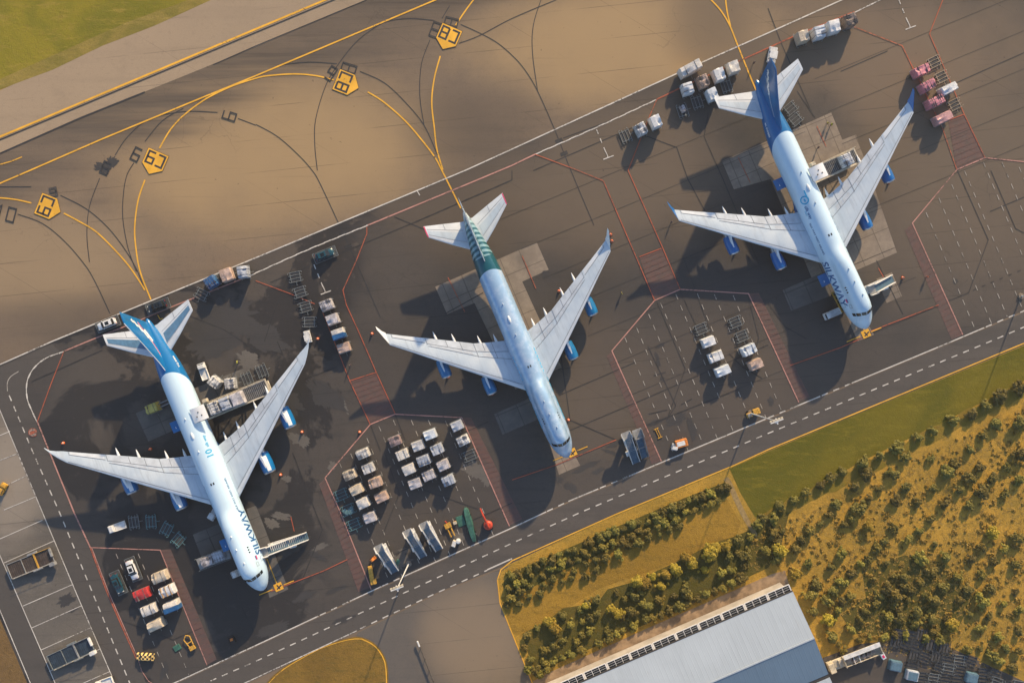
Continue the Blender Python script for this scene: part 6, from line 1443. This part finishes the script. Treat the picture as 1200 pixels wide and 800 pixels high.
def rows(points, zone, group, normal=(-.40, -.917), step=13.0):
    """sorts a zone into rows parallel to the road and names each plant by its row and place"""
    pr = sorted(points, key=lambda p: -(p[0]*normal[0]+p[1]*normal[1])); d0 = -(pr[0][0]*normal[0]+pr[0][1]*normal[1]) if pr else 0
    R_ = {}
    for p in points:
        d = -(p[0]*normal[0]+p[1]*normal[1]); R_.setdefault(int((d)/step), []).append(p)
    for ri, key in enumerate(sorted(R_)):
        for j, p in enumerate(sorted(R_[key], key=lambda q: q[0])):
            kind = p[2]; look = ('dark green', 'olive', 'golden yellow-green')[kind]; noun = ('shrub', 'shrub', 'bushy tree')[kind]
            tree(p[0], p[1], kind, f'{look} {noun}, {ORD[min(j, 34)]} from left in {ORD[min(ri, 34)]} row down, {zone}', p[3], group)
rnd = random.Random(9)
pts = []
for off, x0, x1, sp, kd, sc in ((0, 600, 855, 9.4, 0, .74), (12, 594, 850, 10.4, 1, .72), (23, 598, 800, 12.5, 0, .68), (33, 594, 700, 13, 0, .62)):
    x = x0
    while x < x1:
        pts.append((x+rnd.uniform(-2, 2), 672-(x-600)*.415+off+rnd.uniform(-2.5, 2.5)+3, kd if rnd.random() < .75 else 1-kd, sc*rnd.uniform(.8, 1.15))); x += sp
rows(pts, 'band beside the road', 'shrubs along the service road', step=12)
def t7(x, y): return (600+x/4, 600+y/4)
gold = [(465, 455), (500, 480), (170, 515), (660, 305), (705, 350), (625, 335), (850, 245), (960, 170), (905, 275), (770, 270), (345, 440), (200, 545), (730, 300), (820, 215), (930, 195), (590, 325), (1010, 165)]
mid = [(70, 580), (120, 545), (240, 490), (320, 460), (355, 435), (395, 410), (330, 515), (370, 495), (400, 475), (275, 530), (205, 580), (195, 625), (160, 650), (240, 605), (330, 580), (365, 560), (410, 620), (280, 670), (325, 650), (240, 685), (195, 705), (150, 705),
       (110, 740), (130, 765), (165, 735), (455, 595), (450, 560), (490, 575), (520, 490), (560, 465), (570, 540), (530, 410), (570, 390), (690, 410), (740, 465), (785, 445), (820, 435), (815, 350), (870, 410), (820, 380), (910, 385), (950, 375), (990, 360), (1030, 335),
       (1075, 315), (985, 290), (1025, 275), (1020, 210), (1060, 190), (1020, 150), (1060, 130), (660, 495), (700, 485), (630, 500), (610, 430), (545, 500), (490, 380), (60, 640), (90, 690), (75, 740), (300, 610), (640, 440), (760, 395), (520, 555), (610, 380), (1090, 250), (1120, 120), (1150, 60), (1180, 30), (1190, 180), (1100, 200)]
pts = [(*t7(*p), 2, rnd.uniform(.6, .95)) for p in gold]+[(*t7(*p), 0 if i % 3 else 1, rnd.uniform(.6, .9)) for i, p in enumerate(mid)]
rows(pts, 'thicket above the hangar', 'shrubs in the thicket above the hangar', step=14)
def t44(x, y): return (900+x/4, 400+y/4)
def t8(x, y): return (900+x/4, 600+y/4)
f1 = [(1180, 215), (1095, 255), (1025, 300), (960, 340), (875, 370), (780, 420), (710, 450), (605, 500), (525, 535), (445, 570), (355, 615), (300, 640), (250, 675), (180, 710), (125, 745), (60, 770), (1180, 385), (1075, 385), (1015, 440), (950, 510), (770, 550), (650, 545),
      (590, 620), (465, 620), (410, 680), (480, 735), (530, 690), (325, 765), (1185, 530), (1125, 590), (1000, 590), (880, 580), (845, 615), (950, 640), (1185, 650), (1120, 715), (1010, 705), (905, 695), (780, 690), (655, 685), (600, 745), (705, 755), (830, 760), (950, 770), (430, 780), (1060, 640)]
f2 = [(60, 180), (40, 220), (190, 240), (130, 175), (160, 130), (200, 90), (250, 55), (290, 15), (360, 60), (395, 30), (340, 210), (355, 190), (300, 260), (440, 240), (395, 290), (350, 330), (470, 220), (515, 170), (550, 135), (480, 70), (590, 75), (660, 130), (710, 90), (770, 30),
      (785, 150), (720, 210), (835, 215), (770, 280), (560, 240), (600, 300), (640, 310), (495, 310), (680, 370), (720, 330), (830, 355), (890, 300), (960, 220), (1010, 170), (1065, 100), (1110, 175), (1060, 235), (1005, 300), (1165, 245), (1180, 120), (1050, 365), (1005, 415), (945, 365),
      (900, 410), (950, 480), (1110, 430), (1165, 375), (1185, 460), (1040, 490), (1080, 580), (1120, 640), (1000, 545), (1180, 560), (880, 540), (840, 500), (770, 500), (700, 470), (780, 410), (740, 390), (600, 390), (560, 360), (510, 430), (460, 465), (570, 490), (620, 460),
      (390, 400), (310, 370), (330, 460), (350, 420), (200, 390), (215, 470), (280, 410), (290, 510), (390, 550), (430, 600), (330, 620), (300, 590), (360, 650), (480, 590), (550, 590), (600, 580), (650, 580), (740, 590), (780, 560), (810, 600), (1180, 650), (1060, 680), (1090, 700),
      (1000, 640), (940, 650), (1150, 735), (130, 290), (230, 340), (440, 510), (640, 350), (660, 410), (590, 430), (530, 395), (620, 500), (700, 520), (50, 140), (20, 100), (70, 90), (30, 30)]
pts = [(*t44(*p), 0, rnd.uniform(.8, 1.1)) for p in f1]+[(*t8(*p), (2 if (i*7) % 19 == 0 else (1 if i % 2 else 0)), rnd.uniform(.6, 1.0)) for i, p in enumerate(f2)]
rows(pts, 'planted field', 'shrubs in the planted field', step=15)
# dry tufts: nobody could count them
b = MB(); rnd = random.Random(3)
def inside(x, y): return y > 620-(x-860)*.418 and y < 780 and (x > 935 or y < 690) or (600 < x < 870 and 680-(x-600)*.40 < y < 690+(700-x)*.40+40)
n_ = 0
while n_ < 5000:
    px = rnd.uniform(880, 1260); py = rnd.uniform(430, 790)
    if py < 612-(px-905)*.498+8 or py > 700+(px-880)*.4 or (px < 965 and py > 670): continue
    x, y = W(px, py); s = rnd.uniform(.10, .30); a = rnd.uniform(0, PI); h = rnd.uniform(.08, .26)
    for q in (0, 2.1, 4.2):          # three blades leaning outwards from one foot
        dx, dy = math.cos(a+q)*s, math.sin(a+q)*s
        b.poly([(x, y, .01), (x+dx-dy*.5, y+dy+dx*.5, h*.6), (x+dx*1.5, y+dy*1.5, h*.5), (x+dx+dy*.5, y+dy-dx*.5, h*.6)])
    n_ += 1
tag(b.build('dry_grass', mat('dry_grass_tufts', (.36, .235, .05), .9, var=.4, scale=.6)), 'golden dry grass tufts between the shrubs', 'grass', kind='stuff')

# low scrub between the shrubs: too small and too many to count
b = MB(); rnd = random.Random(31); n_ = 0
while n_ < 1000:
    px = rnd.uniform(880, 1250); py = rnd.uniform(440, 790)
    if py < 612-(px-905)*.498+6 or py > 735+(px-960)*.22 or (px < 965 and py > 670+(px-920)*.9): continue
    x, y = W(px, py); r = rnd.uniform(.2, .7)*(1.25 if py > 600 else .9); n_ += 1
    for i in range(int(16+r*26)):
        d_ = Vector((rnd.gauss(0, 1), rnd.gauss(0, 1), abs(rnd.gauss(0, .8)))).normalized(); q = Vector((x, y, .05))+Vector((d_.x*r, d_.y*r, d_.z*r*.6))*rnd.uniform(.4, 1)
        nn_ = (d_+Vector((rnd.gauss(0, .4), rnd.gauss(0, .4), .5))).normalized(); u = nn_.cross(Vector((rnd.random()+.1, rnd.random(), .3))).normalized(); v = nn_.cross(u); s = rnd.uniform(.10, .22)
        b.poly([q-u*s, q-v*s*.8, q+u*s, q+v*s*.8])
tag(b.build('low_scrub', leafm('scrub_leaves', (.27, .19, .032), (.34, .23, .038), (.22, .17, .03))), 'low olive and gold scrub growing between the planted shrubs', 'scrub', kind='stuff')
# ------------------------------------------------------------------ thin golden haze over the whole airfield
hb = MB(); hb.box((0, 0, 99.5), (5400, 5400, 201)); hz = hb.build('haze', [])
hm = bpy.data.materials.new('thin_haze'); hm.use_nodes = True; ht = hm.node_tree; ht.nodes.clear()
pv = ht.nodes.new('ShaderNodeVolumePrincipled'); pv.inputs['Color'].default_value = (.95, .93, .90, 1); pv.inputs['Density'].default_value = .00012; pv.inputs['Anisotropy'].default_value = .2
ho = ht.nodes.new('ShaderNodeOutputMaterial'); ht.links.new(pv.outputs[0], ho.inputs['Volume']); hz.data.materials.append(hm)
tag(hz, 'thin warm haze lying over the whole airfield', 'haze', kind='stuff')
